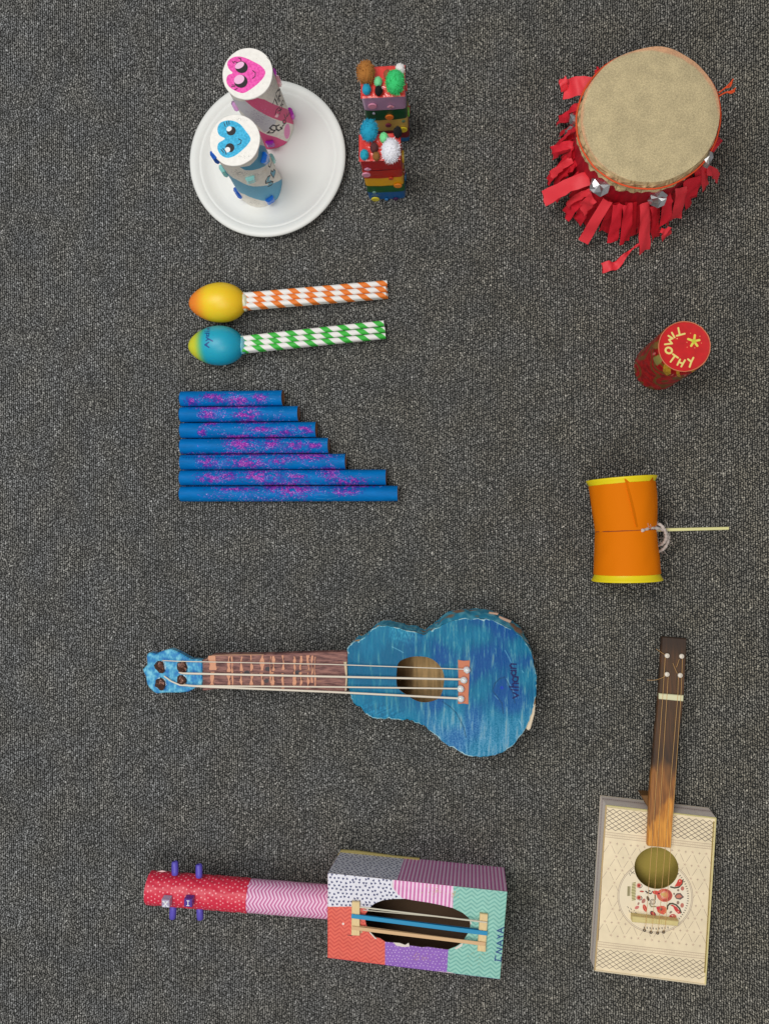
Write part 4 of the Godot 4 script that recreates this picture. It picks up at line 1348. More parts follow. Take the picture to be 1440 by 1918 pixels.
	w.grid(n, 8, func(u: float, v: float) -> Vector3:
		var i := int(round(u * n)) % n
		var p := ring[i]
		var d := (ring[(i + 1) % n] - ring[(i + n - 1) % n]).normalized()
		var out := Vector2(d.y, -d.x)
		var far := smoothstep(0.35, 0.95, -out.y) * smoothstep(c2.x + 0.01, c2.x + 0.05, p.x)
		var edge := smoothstep(0.5, 0.9, out.x) * smoothstep(c2.x + 0.1, c2.x + 0.13, p.x) * 0.5
		var q := p + out * ((0.008 * far + 0.0045 * edge) * sin(minf(v * 2.2, 1.0) * PI / 2) + 0.0012 * nz(p.x * 50.0, p.y * 50.0, v * 3.0))
		return Vector3(q.x, lerpf(h - 0.001, 0.001, v), q.y))
	obj("side_wall", w, painted(side_cv, 0.6), o)
	# bare cardboard inside, seen through the hole
	var inn := shape()
	inn.sm(1)
	inn.grid(n, 1, func(u: float, v: float) -> Vector3:
		var i := int(round(u * n)) % n
		var p := ring[i].lerp(c2, 0.03)
		return Vector3(p.x, lerpf(h - 0.003, 0.003, v), p.y), null, true)
	holed_sheet(inn, outline, hole, c2, func(p: Vector2, v: float) -> float: return warp.call(p, v) - 0.003, null, 120, 2, true)
	inn.sm(2)
	inn.grid(96, 1, func(u: float, v: float) -> Vector3:
		var p := polar(hole, c2, u * TAU)
		return Vector3(p.x, warp.call(p, 0.0) - 0.003 * v, p.y), null, true)
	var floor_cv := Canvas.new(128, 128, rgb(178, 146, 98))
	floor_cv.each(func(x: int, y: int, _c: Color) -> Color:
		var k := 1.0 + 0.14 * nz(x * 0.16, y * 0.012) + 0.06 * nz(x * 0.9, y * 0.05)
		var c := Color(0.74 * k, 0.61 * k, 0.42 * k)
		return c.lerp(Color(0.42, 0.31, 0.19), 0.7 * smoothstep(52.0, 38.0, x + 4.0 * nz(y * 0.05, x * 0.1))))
	obj("inner_card", inn, card, o)
	var back := shape()
	var bb := bounds(many(ZU, [400, 350, 780, 720], 0.004), 0.01)
	back.prism(Transform3D(), outline, 0.001, 0.004, 0.0, plan_uv(bb[0], bb[1]))
	var fm := painted(floor_cv, 0.85)
	fm.texture_repeat = false
	obj("back_panel", back, fm, o)
	# torn tabs of bare board at the end
	for e in [[1345, 700, 1322, 710, 1282, 862, 1296, 876, 1312, 866, 1338, 770], [1345, 658, 1326, 664, 1322, 700, 1345, 702]]:
		var tab := shape()
		tab.prism(Transform3D(), flat2(many(ZU, e, h)), h - 0.018, h - 0.0035, 0.0008)
		obj("board_tab", tab, mat(rgb(226, 208, 182) if e.size() > 8 else rgb(150, 118, 92), 0.85), o)
	for e in [[1040, 92, 1100, 100, 1095, 112, 1035, 104], [1105, 118, 1185, 150, 1175, 165, 1100, 135], [1240, 225, 1300, 300, 1285, 305, 1228, 240], [1300, 310, 1335, 400, 1326, 404, 1290, 320]]:
		var tab := shape()
		tab.prism(Transform3D(), flat2(many(ZU, e, 0.05)), 0.042, 0.051, 0.0006)
		obj("torn_edge", tab, mat(rgb(196, 160, 138), 0.9), o)
	# neck
	var nb := bounds(many(ZH, [470, 370, 1480, 660], h), 0.003)
	var nc := plan(nb[0], nb[1], 1500.0, h, rgb(104, 68, 66))
	nc.each(func(x: int, y: int, _c: Color) -> Color:
		var k := nz(x * 0.03, y * 0.22) + 0.5 * nz(x * 0.1, y * 0.8, 4.0)
		return Color(0.46, 0.31, 0.30).lerp(Color(0.62, 0.44, 0.40), clampf(k * 0.8 + 0.3, 0.0, 1.0)).lerp(Color(0.28, 0.16, 0.16), clampf(-k - 0.25, 0.0, 1.0)))
	for e in [[785, 517, 20], [930, 490, 20], [1135, 515, 19], [920, 572, 17]]:
		nc.zell(ZH, e[0], e[1], e[2], e[2] * 0.8, 0, Color(0.26, 0.24, 0.26))
	for i in 14:
		var x := rng.randf_range(490, 1290)
		var y := rng.randf_range(395, 630)
		nc.zline(ZH, [x, y, x + rng.randf_range(10, 60), y + rng.randf_range(-10, 10)], rng.randf_range(1.0, 2.5), Color(0.62, 0.45, 0.35, 0.7))
	nc.zline(ZH, [500, 428, 545, 398, 700, 393, 900, 392], 2.0, rgb(176, 138, 110))
	var nk := shape()
	nk.prism(Transform3D(), flat2(many(ZH, [478, 428, 505, 422, 545, 393, 700, 389, 900, 388, 1050, 384, 1200, 378, 1480, 373, 1480, 652, 1300, 648, 1100, 640, 900, 632, 700, 628, 560, 630, 500, 640, 478, 640], h)), h - 0.02, h, 0.0012, plan_uv(nb[0], nb[1]))
	obj("neck", nk, painted(nc, 0.7), o)
	var nut := shape()
	nut.prism(Transform3D(), flat2(many(ZU, [84, 420, 104, 418, 108, 520, 102, 610, 92, 610, 98, 520], h)), h - 0.001, h + 0.0022, 0.0006)
	obj("saddle", nut, mat(rgb(206, 188, 158), 0.7), o)
	# frets: torn strips of paper tape
	var salmon := mat(rgb(212, 154, 124), 0.8)
	for f in [[548, 44], [660, 26], [684, 12], [746, 18], [815, 20], [890, 26], [948, 12], [966, 20], [1034, 18], [1112, 22], [1158, 16], [1208, 20], [1236, 14], [1256, 12]]:
		var x: float = f[0]
		for seg in (2 if f[1] > 15 else 1):
			var st := shape()
			var y0 := 400.0 + seg * 112 + rng.randf_range(-5, 8)
			var y1 := y0 + (112.0 if f[1] > 15 else 200.0) + rng.randf_range(-18, 4)
			var left := []
			var rightp := []
			for i in 9:
				var yy := lerpf(y0, minf(y1, 628), i / 8.0)
				var wd: float = f[1] * 0.5 * (0.75 + 0.7 * nz(x * 0.1 + seg * 9.0, yy * 0.02))
				var cx := x + 7.0 * nz(x * 0.07, yy * 0.012, seg * 3.0) - (8.0 * (i / 8.0) if x < 560 and seg == 1 else 0.0)
				left.append_array([cx - wd, yy])
				rightp.append_array([cx + wd + 3.0 * nz(yy * 0.1, x), yy])
			for i in range(8, -1, -1):
				left.append_array([rightp[i * 2], rightp[i * 2 + 1]])
			st.prism(Transform3D(), flat2(many(ZH, left, h)), h - 0.0004, h + 0.0007 + 0.0002 * seg, 0.0002)
			obj("fret", st, salmon, o)
	# head
	var hb := bounds(many(ZH, [60, 350, 480, 665], 0.068), 0.003)
	var hcv := plan(hb[0], hb[1], 1600.0, 0.068, rgb(50, 140, 190))
	hcv.each(func(x: int, y: int, _c: Color) -> Color:
		var k := nz(x * 0.05, y * 0.05) + 0.6 * nz(x * 0.16, y * 0.11, 6.0)
		return Color(0.20, 0.58, 0.78).lerp(Color(0.50, 0.80, 0.90), clampf(k * 0.9 + 0.15, 0.0, 1.0)).lerp(Color(0.06, 0.44, 0.74), clampf(-k * 1.1 - 0.1, 0.0, 1.0)))
	var hd := shape()
	hd.prism(Transform3D(), smoothed(flat2(many(ZH, [66, 495, 97, 462, 92, 405, 112, 378, 160, 388, 180, 375, 240, 356, 258, 354, 292, 366, 340, 390, 400, 424, 472, 432, 476, 520, 474, 608, 430, 620, 380, 648, 300, 655, 220, 655, 160, 660, 125, 635, 96, 598, 86, 540], 0.068)), 2), 0.052, 0.0685, 0.0016, plan_uv(hb[0], hb[1]))
	var headm := painted(hcv, 0.35, {"clearcoat_enabled": true, "clearcoat": 0.5, "clearcoat_roughness": 0.15})
	obj("headstock", hd, headm, o)
	var glue := mat(Color(0.85, 0.92, 0.95, 0.35), 0.1, {"transparency": BaseMaterial3D.TRANSPARENCY_ALPHA})
	var brown := mat(rgb(92, 62, 52), 0.32, {"metallic": 0.6})
	for e in [[183, 475, 0.0092], [338, 478, 0.0088], [186, 595, 0.0092], [336, 570, 0.008]]:
		var p := at(ZH, e[0], e[1], 0.0705)
		var off := rng.randf() * 30.0
		var pg := shape()
		pg.ball(p, Vector3(e[2] * 0.92, 0.0042, e[2] * 1.05), Basis(Vector3.UP, 0.4), 12, func(d: Vector3) -> float:
			return 1.0 + 0.3 * nz(d.x * 2.4 + off, d.y * 2.4, d.z * 2.4) + 0.12 * nz(d.x * 6.0, d.y * 6.0, d.z * 6.0 + off), true)
		var pin := obj("tuning_peg", pg, brown, o)
		var gl := shape()
		gl.ball(p - Vector3(0, 0.0035, 0), Vector3(e[2] * 1.3, 0.0024, e[2] * 1.4), Basis(), 16, func(d: Vector3) -> float: return 1.0 + 0.2 * nz(d.x * 2.0 + off, d.y, d.z * 2.0))
		obj("glue", gl, mat(rgb(120, 170, 195), 0.15, {"clearcoat_enabled": true, "clearcoat": 0.6}), pin)
	# bridge and strings
	var br := shape()
	br.prism(Transform3D(), flat2(many(ZU, [834, 406, 870, 412, 912, 410, 908, 520, 903, 640, 902, 698, 868, 692, 834, 696, 837, 560], h)), h - 0.0005, h + 0.002, 0.0004)
	obj("bridge", br, mat(rgb(205, 128, 98), 0.85), o)
	var cream := mat(rgb(226, 216, 200), 0.65)
	var strs := [[[195, 437, 215, 433, 320, 438], ZH, [0, 437, 870, 469], 0.0008], [[312, 518, 340, 521, 480, 524], ZH, [0, 517, 858, 536], 0.0017], [[208, 545, 262, 576, 325, 603, 400, 607], ZH, [0, 585, 842, 597], 0.0013], [[330, 600, 385, 606, 480, 613, 700, 622], ZH, [0, 618, 844, 661], 0.0017]]
	for e in strs:
		var pts := many(ZH, e[0], h + 0.004)
		pts[0].y = h - 0.001
		pts.append_array(many(ZU, e[2], h + 0.0052))
		string_between(o, pts, e[3], cream)
	var bead := mat(rgb(226, 224, 226), 0.12, {"clearcoat_enabled": true, "clearcoat": 1.0, "subsurf_scatter_enabled": true, "subsurf_scatter_strength": 0.5})
	for e in [[893, 474], [873, 541], [852, 597], [853, 664]]:
		var g := shape()
		var off: float = e[0]
		g.ball(at(ZU, e[0], e[1], h + 0.0045), Vector3(0.0056, 0.0042, 0.0056), Basis(), 12, func(d: Vector3) -> float: return 1.0 + 0.16 * nz(d.x * 2.0 + off, d.y * 2.0, d.z * 2.0))
		obj("glue_bead", g, bead, o)


func chevron(a: Color, b: Color, period: float, wave: float, amp: float, along := Vector2(1, 0)) -> Callable:
	return func(x: int, y: int) -> Color:
		var p := Vector2(x, y)
		var s := p.dot(along)
		var t := p.dot(Vector2(-along.y, along.x))
		var f := fposmod((t + amp * absf(fposmod(s / wave, 2.0) - 1.0)) / period, 1.0)
		return a.lerp(b, smoothstep(0.0, 0.16, f) * smoothstep(0.56, 0.40, f))

func sprinkle(cv: Canvas, region: PackedVector2Array, step: float, r: float, col: Color, heart := false) -> void:
	var lo := region[0]
	var hi := region[0]
	for p in region:
		lo = lo.min(p)
		hi = hi.max(p)
	var j := 0
	var y := lo.y
	while y < hi.y:
		var x := lo.x + (step * 0.5 if j % 2 else 0.0)
		while x < hi.x:
			var p := Vector2(x, y) + Vector2(rng.randf_range(-1, 1), rng.randf_range(-1, 1)) * step * 0.22
			if Geometry2D.is_point_in_polygon(p, region):
				if heart:
					var a := rng.randf_range(-0.7, 0.7)
					var tri := PackedVector2Array([Vector2(0, 1.25), Vector2(-1.1, -0.1), Vector2(-1.0, -0.8), Vector2(-0.5, -1.0), Vector2(0, -0.6), Vector2(0.5, -1.0), Vector2(1.0, -0.8), Vector2(1.1, -0.1)])
					for i in 8:
						tri[i] = p + tri[i].rotated(a) * r
					cv.poly(tri, col)
				else:
					cv.dot(p, r, col)
			x += step
		y += step * 0.85
		j += 1

func make_patchwork_guitar() -> void:
	var h := 0.11
	var tl := at(ZI, 90, 248, h)
	var tr := at(ZI, 1362, 380, h)
	var br := at(ZI, 1310, 1002, h)
	var bl := at(ZI, 90, 850, h)
	var btl := at(ZI, 183, 92, 0.0005)
	var btr := at(ZI, 1340, 208, 0.0005)
	var bbr := btr + (br - tr) * Vector3(0.98, 0, 0.98)
	var bbl := btl + (bl - tl) * Vector3(0.98, 0, 0.98)
	var b := bounds(PackedVector3Array([tl, tr, br, bl]), 0.004)
	var p0: Vector3 = b[0]
	var p1: Vector3 = b[1]
	var o := thing("box_guitar", "patchwork paper box guitar with INAYA on it and a pink and red tube neck", "guitar", Vector3((btl.x + bbr.x) / 2, 0, (btl.z + bbr.z) / 2))
	var white := rgb(226, 226, 238)
	var navy := rgb(62, 66, 110)
	var pink := rgb(240, 206, 232)
	var mag := rgb(206, 104, 170)
	var cv := plan(p0, p1, 1900.0, h, rgb(232, 222, 214))
	var ex := (cv.to.call(ZI, 1362, 380) as Vector2) - (cv.to.call(ZI, 90, 248) as Vector2)
	ex = ex.normalized()
	var hearts := cv.pts(ZI, [60, 200, 552, 285, 548, 340, 575, 385, 640, 440, 600, 520, 390, 520, 330, 484, 60, 486])
	var stripes := cv.pts(ZI, [552, 270, 980, 320, 975, 520, 700, 520, 600, 412, 556, 352])
	var teal := cv.pts(ZI, [980, 330, 1400, 370, 1340, 1050, 935, 945, 945, 780, 1060, 700, 1110, 600, 1070, 545, 978, 500])
	var coral := cv.pts(ZI, [60, 486, 420, 484, 420, 690, 495, 720, 495, 900, 60, 900])
	var violet := cv.pts(ZI, [495, 700, 950, 700, 945, 950, 490, 910])
	cv.poly(violet, rgb(144, 96, 190))
	sprinkle(cv, violet, 10.0, 1.3, rgb(226, 206, 240))
	cv.poly(coral, chevron(rgb(232, 104, 86), rgb(206, 76, 66), 11.0, 13.0, 11.0, ex))
	cv.poly(teal, chevron(rgb(150, 206, 192), rgb(112, 176, 166), 11.5, 16.0, 12.0, ex))
	cv.poly(stripes, func(x: int, y: int) -> Color:
		var f := fposmod(Vector2(x, y).dot(ex) / 11.0, 1.0)
		return pink.lerp(mag, smoothstep(0.0, 0.15, f) * smoothstep(0.6, 0.45, f)))
	cv.poly(hearts, white)
	sprinkle(cv, hearts, 12.5, 2.9, navy, true)
	for e in [[860, 370, 60, 40], [985, 395, 30, 26], [330, 660, 10, 10]]:
		scatter_on(cv, ZI, e[0], e[1], e[2], e[3], 24, rgb(196, 170, 130), 1.3)
	scatter_on(cv, ZI, 730, 845, 150, 30, 36, rgb(170, 130, 120), 1.2)
	scatter_on(cv, ZI, 1180, 840, 100, 60, 26, rgb(150, 150, 110), 1.0)
	cv.zell(ZI, 200, 605, 8, 8, 0, rgb(240, 226, 220))
	cv.zline(ZI, [232, 684, 264, 688], 1.6, rgb(40, 20, 20))
	var ink := rgb(24, 62, 126)
	for l in [[1278, 862, 1324, 872], [1280, 834, 1276, 868], [1322, 842, 1318, 874], [1326, 820, 1284, 806, 1326, 786, 1290, 776], [1330, 764, 1290, 742, 1330, 724], [1316, 756, 1316, 732], [1292, 706, 1312, 698, 1296, 686], [1312, 698, 1332, 694], [1336, 672, 1292, 652, 1338, 634], [1320, 664, 1320, 642]]:
		cv.zline(ZI, l, 3.0, ink)
	cv.mottle(noise, 0.02, 0.04, 0.04)
	# each paper lies over its neighbour: edges, bubbles and small creases
	var relief := Image.create(cv.w, cv.h, false, Image.FORMAT_L8)
	for y in cv.h:
		for x in cv.w:
			var p := Vector2(x + 0.5, y + 0.5)
			var lev := 0.35
			if Geometry2D.is_point_in_polygon(p, hearts):
				lev = 0.65
			elif Geometry2D.is_point_in_polygon(p, stripes):
				lev = 0.5
			elif Geometry2D.is_point_in_polygon(p, coral):
				lev = 0.45
			elif Geometry2D.is_point_in_polygon(p, teal):
				lev = 0.58
			lev += 0.10 * nz(x * 0.02, y * 0.02, 3.0) + 0.07 * absf(nz(x * 0.05, y * 0.015, 8.0)) + 0.03 * nz(x * 0.2, y * 0.2)
			relief.set_pixel(x, y, Color(lev, lev, lev))
	var hole := flat2(many(ZI, [390, 492, 420, 466, 480, 441, 560, 430, 640, 428, 700, 440, 800, 455, 900, 474, 980, 494, 1050, 530, 1095, 570, 1102, 620, 1082, 680, 1042, 740, 1000, 768, 940, 790, 900, 784, 860, 780, 800, 772, 760, 776, 680, 764, 620, 758, 580, 744, 500, 738, 460, 712, 430, 704, 395, 672, 362, 610, 350, 550], h))
	var mid := at(ZI, 730, 610, h)
	var c2 := Vector2(mid.x, mid.z)
	var outline := flat2(PackedVector3Array([tl, tr, br, bl]))
	var fine := PackedVector2Array()
	for i in 4:
		for k in 12:
			fine.append(outline[i].lerp(outline[(i + 1) % 4], k / 12.0))
	var top_y := func(p: Vector2, v: float) -> float:
		return h + 0.0012 * nz(p.x * 14.0, p.y * 14.0) * (1.0 if v < 1.0 else 0.2) - (0.0006 if v == 1.0 else 0.0)
	var s := shape()
	# rays from the middle, with the four corners among them
	var angles := []
	for i in 200:
		angles.append(i * TAU / 200.0)
	for p in outline:
		angles.append(fposmod((p - c2).angle(), TAU))
	angles.sort()
	angles.append(TAU)
	var na := angles.size() - 1
	var sheet := func(sh: Shape, drop: float, m: int, flip: bool, uvf) -> void:
		sh.sm(1)
		sh.grid(na, m, func(u: float, v: float) -> Vector3:
			var a: float = angles[int(round(u * na))]
			var p := polar(hole, c2, a).lerp(polar(outline, c2, a), v)
			return Vector3(p.x, top_y.call(p, v) - drop, p.y), uvf, flip)
	sheet.call(s, 0.0, 6, false, plan_uv(p0, p1))
	obj("front_panel", s, bumpy(painted(cv, 0.5), relief, 0.12), o)
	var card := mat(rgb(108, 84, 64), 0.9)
	var inn := shape()
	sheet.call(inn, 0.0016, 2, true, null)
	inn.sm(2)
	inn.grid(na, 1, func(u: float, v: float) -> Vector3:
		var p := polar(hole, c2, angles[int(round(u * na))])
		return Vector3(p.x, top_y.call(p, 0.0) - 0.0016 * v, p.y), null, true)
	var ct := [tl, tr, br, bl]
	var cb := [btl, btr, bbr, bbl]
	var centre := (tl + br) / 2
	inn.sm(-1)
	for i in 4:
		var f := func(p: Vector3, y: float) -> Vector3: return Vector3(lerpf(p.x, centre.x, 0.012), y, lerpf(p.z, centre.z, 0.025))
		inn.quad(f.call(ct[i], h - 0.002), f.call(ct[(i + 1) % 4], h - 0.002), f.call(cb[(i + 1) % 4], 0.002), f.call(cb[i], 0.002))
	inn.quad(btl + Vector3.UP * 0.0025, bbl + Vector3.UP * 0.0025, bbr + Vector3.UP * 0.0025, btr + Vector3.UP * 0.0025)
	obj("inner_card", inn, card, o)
	for e in [[556, 738, 600, 742, 640, 756, 664, 741, 672, 768, 620, 770, 575, 760], [985, 782, 1030, 752, 1050, 738, 1042, 765, 1005, 786], [384, 668, 392, 664, 425, 700, 440, 712, 428, 714]]:
		var tp := shape()
		tp.prism(Transform3D(), flat2(many(ZI, e, h)), h - 0.0002, h + 0.0009, 0.0002)
		obj("torn_paper", tp, mat(rgb(226, 216, 206), 0.8), o)
	# sides: far side carries hearts and stripes, the others plain papers
	var sc := Canvas.new(500, 170, white)
	sprinkle(sc, PackedVector2Array([Vector2(0, 0), Vector2(196, 0), Vector2(196, 170), Vector2(0, 170)]), 12.5, 2.9, navy, true)
	sc.poly(PackedVector2Array([Vector2(196, 0), Vector2(500, 0), Vector2(500, 170), Vector2(198, 170)]), func(x: int, _y: int) -> Color:
		var f := fposmod(x / 10.8, 1.0)
		return pink.lerp(mag, smoothstep(0.0, 0.15, f) * smoothstep(0.6, 0.45, f)))
	var names := ["far_side", "end_side", "near_side", "neck_side"]
	var mats := [painted(sc, 0.55), mat(rgb(140, 196, 184), 0.6), mat(rgb(150, 104, 176), 0.6), mat(rgb(226, 110, 96), 0.6)]
	for i in 4:
		var w := shape()
		w.sm(1)
		var a: Vector3 = ct[i]
		var bq: Vector3 = ct[(i + 1) % 4]
		var ca: Vector3 = cb[i]
		var cc: Vector3 = cb[(i + 1) % 4]
		var out := (bq - a).cross(Vector3.UP).normalized()
		w.grid(20, 6, func(u: float, v: float) -> Vector3:
			var p := a.lerp(bq, u).lerp(ca.lerp(cc, u), v)
			var k := sin(u * PI) * sin(v * PI)
			return p + out * (0.0014 * nz(u * 4.0 + i * 7.0, v * 3.0) * k), null, false)
		obj("box_side", w, mats[i], o)
	# kraft strip folded over the bottom edge
	var ks := shape()
	ks.prism(Transform3D(), flat2(many(ZI, [160, 124, 184, 86, 300, 92, 560, 128, 742, 146, 738, 166, 560, 160, 200, 134], 0.006)), 0.0012, 0.006, 0.0008)
	obj("kraft_strip", ks, mat(rgb(176, 160, 98), 0.75), o)
	# sticks and rubber bands
	var wood_cv := Canvas.new(64, 200, rgb(228, 202, 152))
	wood_cv.mottle(noise, 0.06, 0.35, 0.02)
	var wood := painted(wood_cv, 0.75)
	for e in [[262, 447, 318, 450, 318, 688, 258, 685], [1168, 530, 1225, 537, 1209, 803, 1150, 797]]:
		var st := shape()
		var ps := flat2(many(ZI, e, h + 0.003))
		st.prism(Transform3D(), ps, h + 0.0004, h + 0.0052, 0.0007)
		obj("craft_stick", st, wood, o)
	var bm := [mat(rgb(206, 200, 182), 0.6), mat(rgb(10, 140, 190), 0.5), mat(rgb(6, 92, 136), 0.5), mat(rgb(216, 178, 134), 0.6), mat(rgb(196, 158, 116), 0.6)]
	var hy := h + 0.0066
	var bands := [[318, 489, 1220, 598, 0.0021, 0], [340, 510, 1165, 584, 0.0012, 0], [258, 552, 1222, 676, 0.0062, 1], [312, 546, 1168, 652, 0.003, 2], [262, 636, 1208, 752, 0.0052, 3], [316, 624, 1160, 738, 0.0018, 4]]
	for q in bands:
		var low := 0.0028 if q[5] in [2, 4] or q[4] < 0.0015 else 0.0
		flat_band(o, at(ZI, q[0], q[1], hy - low), at(ZI, q[2], q[3], hy - low), q[4], 0.0012, bm[q[5]], "rubber_band")
	# tube neck
	var hn := 0.056
	var a0 := at(ZN, 116, 341, hn)
	var a1 := at(ZN, 1360, 440, hn)
	var axis := (a1 - a0).normalized()
	var r := 0.0246
	var e1 := Vector3.DOWN
	var e2 := axis.cross(e1)
	var joint := round_hit(ZN, 782, 395, a0, axis, r, e1).y
	var total := a0.distance_to(a1)
	for part in 2:
		var from := 0.0 if part == 0 else joint - 0.003
		var to := joint if part == 0 else total
		var wc := Canvas.new(300, 340 if part == 0 else 300, rgb(214, 40, 70) if part == 0 else pink)
		if part == 0:
			sprinkle(wc, PackedVector2Array([Vector2(0, 0), Vector2(300, 0), Vector2(300, 340), Vector2(0, 340)]), 15.0, 2.3, rgb(250, 170, 176))
		else:
			wc.poly(PackedVector2Array([Vector2(-1, -1), Vector2(301, -1), Vector2(301, 301), Vector2(-1, 301)]), chevron(rgb(238, 198, 226), rgb(192, 90, 148), 13.2, 18.75, 13.0))
		var tb := shape()
		tb.sm(1)
		var crease := func(u: float, d: float) -> float:
			return 0.0009 * nz(cos(u * TAU) * 2.6 + d * 34.0, sin(u * TAU) * 2.6, d * 60.0) if part == 0 else 0.0003 * nz(cos(u * TAU) * 2.0, sin(u * TAU) * 2.0, d * 30.0)
		tb.grid(56, 40, func(u: float, v: float) -> Vector3:
			var th := u * TAU if u < 1.0 else 0.0
			var d := lerpf(from, to, v)
			return a0 + axis * d + (e1 * cos(th) + e2 * sin(th)) * (r + (0.0005 if part == 0 else 0.0) + crease.call(u if u < 1.0 else 0.0, d)))
		obj("paper_wrap", tb, painted(wc, 0.42 if part == 0 else 0.55), o)
	var cap := shape()
	cap.sm(1)
	cap.grid(40, 1, func(u: float, v: float) -> Vector3:
		return a0 + axis * lerpf(0.0005, 0.05, v) + (e1 * cos(u * TAU) + e2 * sin(u * TAU)) * (r - 0.0018), null, true)
	cap.sm(-1)
	cap.grid(40, 1, func(u: float, v: float) -> Vector3:
		return a0 + (e1 * cos(u * TAU) + e2 * sin(u * TAU)) * lerpf(r - 0.0018, r + 0.0005, v), null, false)
	obj("tube_lining", cap, mat(rgb(150, 118, 88), 0.9), o)
	var seam := shape()
	seam.prism(Transform3D(), flat2(many(ZN, [165, 228, 200, 221, 232, 228, 200, 234], 0.064)), 0.0635, 0.065, 0.0004)
	obj("loose_paper", seam, mat(rgb(226, 190, 190), 0.7), o)
	# pegs and letter beads
	var purple := mat(rgb(92, 80, 190), 0.42)
	for e in [[289, 160, 289, 256], [455, 180, 455, 274], [271, 556, 278, 462], [463, 562, 460, 478]]:
		var q0 := at(ZN, e[0], e[1], 0.064)
		var q1 := at(ZN, e[2], e[3], 0.066)
		var d := (q0 - q1).normalized()
		var pg := shape()
		pg.tube(PackedVector3Array([q1, q1 + d * 0.001, q1.lerp(q0, 0.3), q1.lerp(q0, 0.6), q0 - d * 0.0012, q0]), func(v: float) -> float: return 0.0046 + 0.0009 * sin(v * PI) - (0.0009 if v < 0.1 or v > 0.95 else 0.0), 14, false)
		pg.tube(PackedVector3Array([q0, q0 - d * 0.006, q0 - d * 0.008]), func(v: float) -> float: return 0.0034 if v < 0.6 else 0.0001, 12, false)
		pg.tube(PackedVector3Array([q0, q0 - d * 0.0001]), func(v: float) -> float: return 0.0037 if v < 0.5 else 0.0033, 12, false)
		obj("peg", pg, purple, o)
	for k in 2:
		var q := round_hit(ZN, 243 if k == 0 else 397, 420, a0, axis, r, e1)
		var out := (e1 * cos(q.x) + e2 * sin(q.x)).normalized()
		var p := a0 + axis * q.y + out * (r + 0.006)
		var lc := Canvas.new(64, 64, rgb(176, 166, 196) if k == 0 else rgb(84, 52, 150))
		var mk := rgb(244, 244, 250)
		if k == 0:
			for l in [[16, 12, 48, 52], [48, 12, 16, 52], [10, 12, 24, 12], [40, 12, 54, 12], [10, 52, 24, 52], [40, 52, 54, 52]]:
				lc.line(PackedVector2Array([Vector2(l[0], l[1]), Vector2(l[2], l[3])]), 7.0, mk)
		else:
			for l in [[32, 14, 32, 50], [22, 13, 42, 13], [22, 51, 42, 51]]:
				lc.line(PackedVector2Array([Vector2(l[0], l[1]), Vector2(l[2], l[3])]), 6.0, mk)
		var bd := shape()
		var half := 0.0064
		bd.prism(frame(p, (out + Vector3(0, 0.35, 0.1)).normalized(), axis), PackedVector2Array([Vector2(-half, -half), Vector2(half, -half), Vector2(half, half), Vector2(-half, half)]), -half, half, 0.0009)
		obj("letter_bead", bd, painted(lc, 0.22, {"clearcoat_enabled": true, "clearcoat": 0.5, "subsurf_scatter_enabled": true, "subsurf_scatter_strength": 0.2}), o)


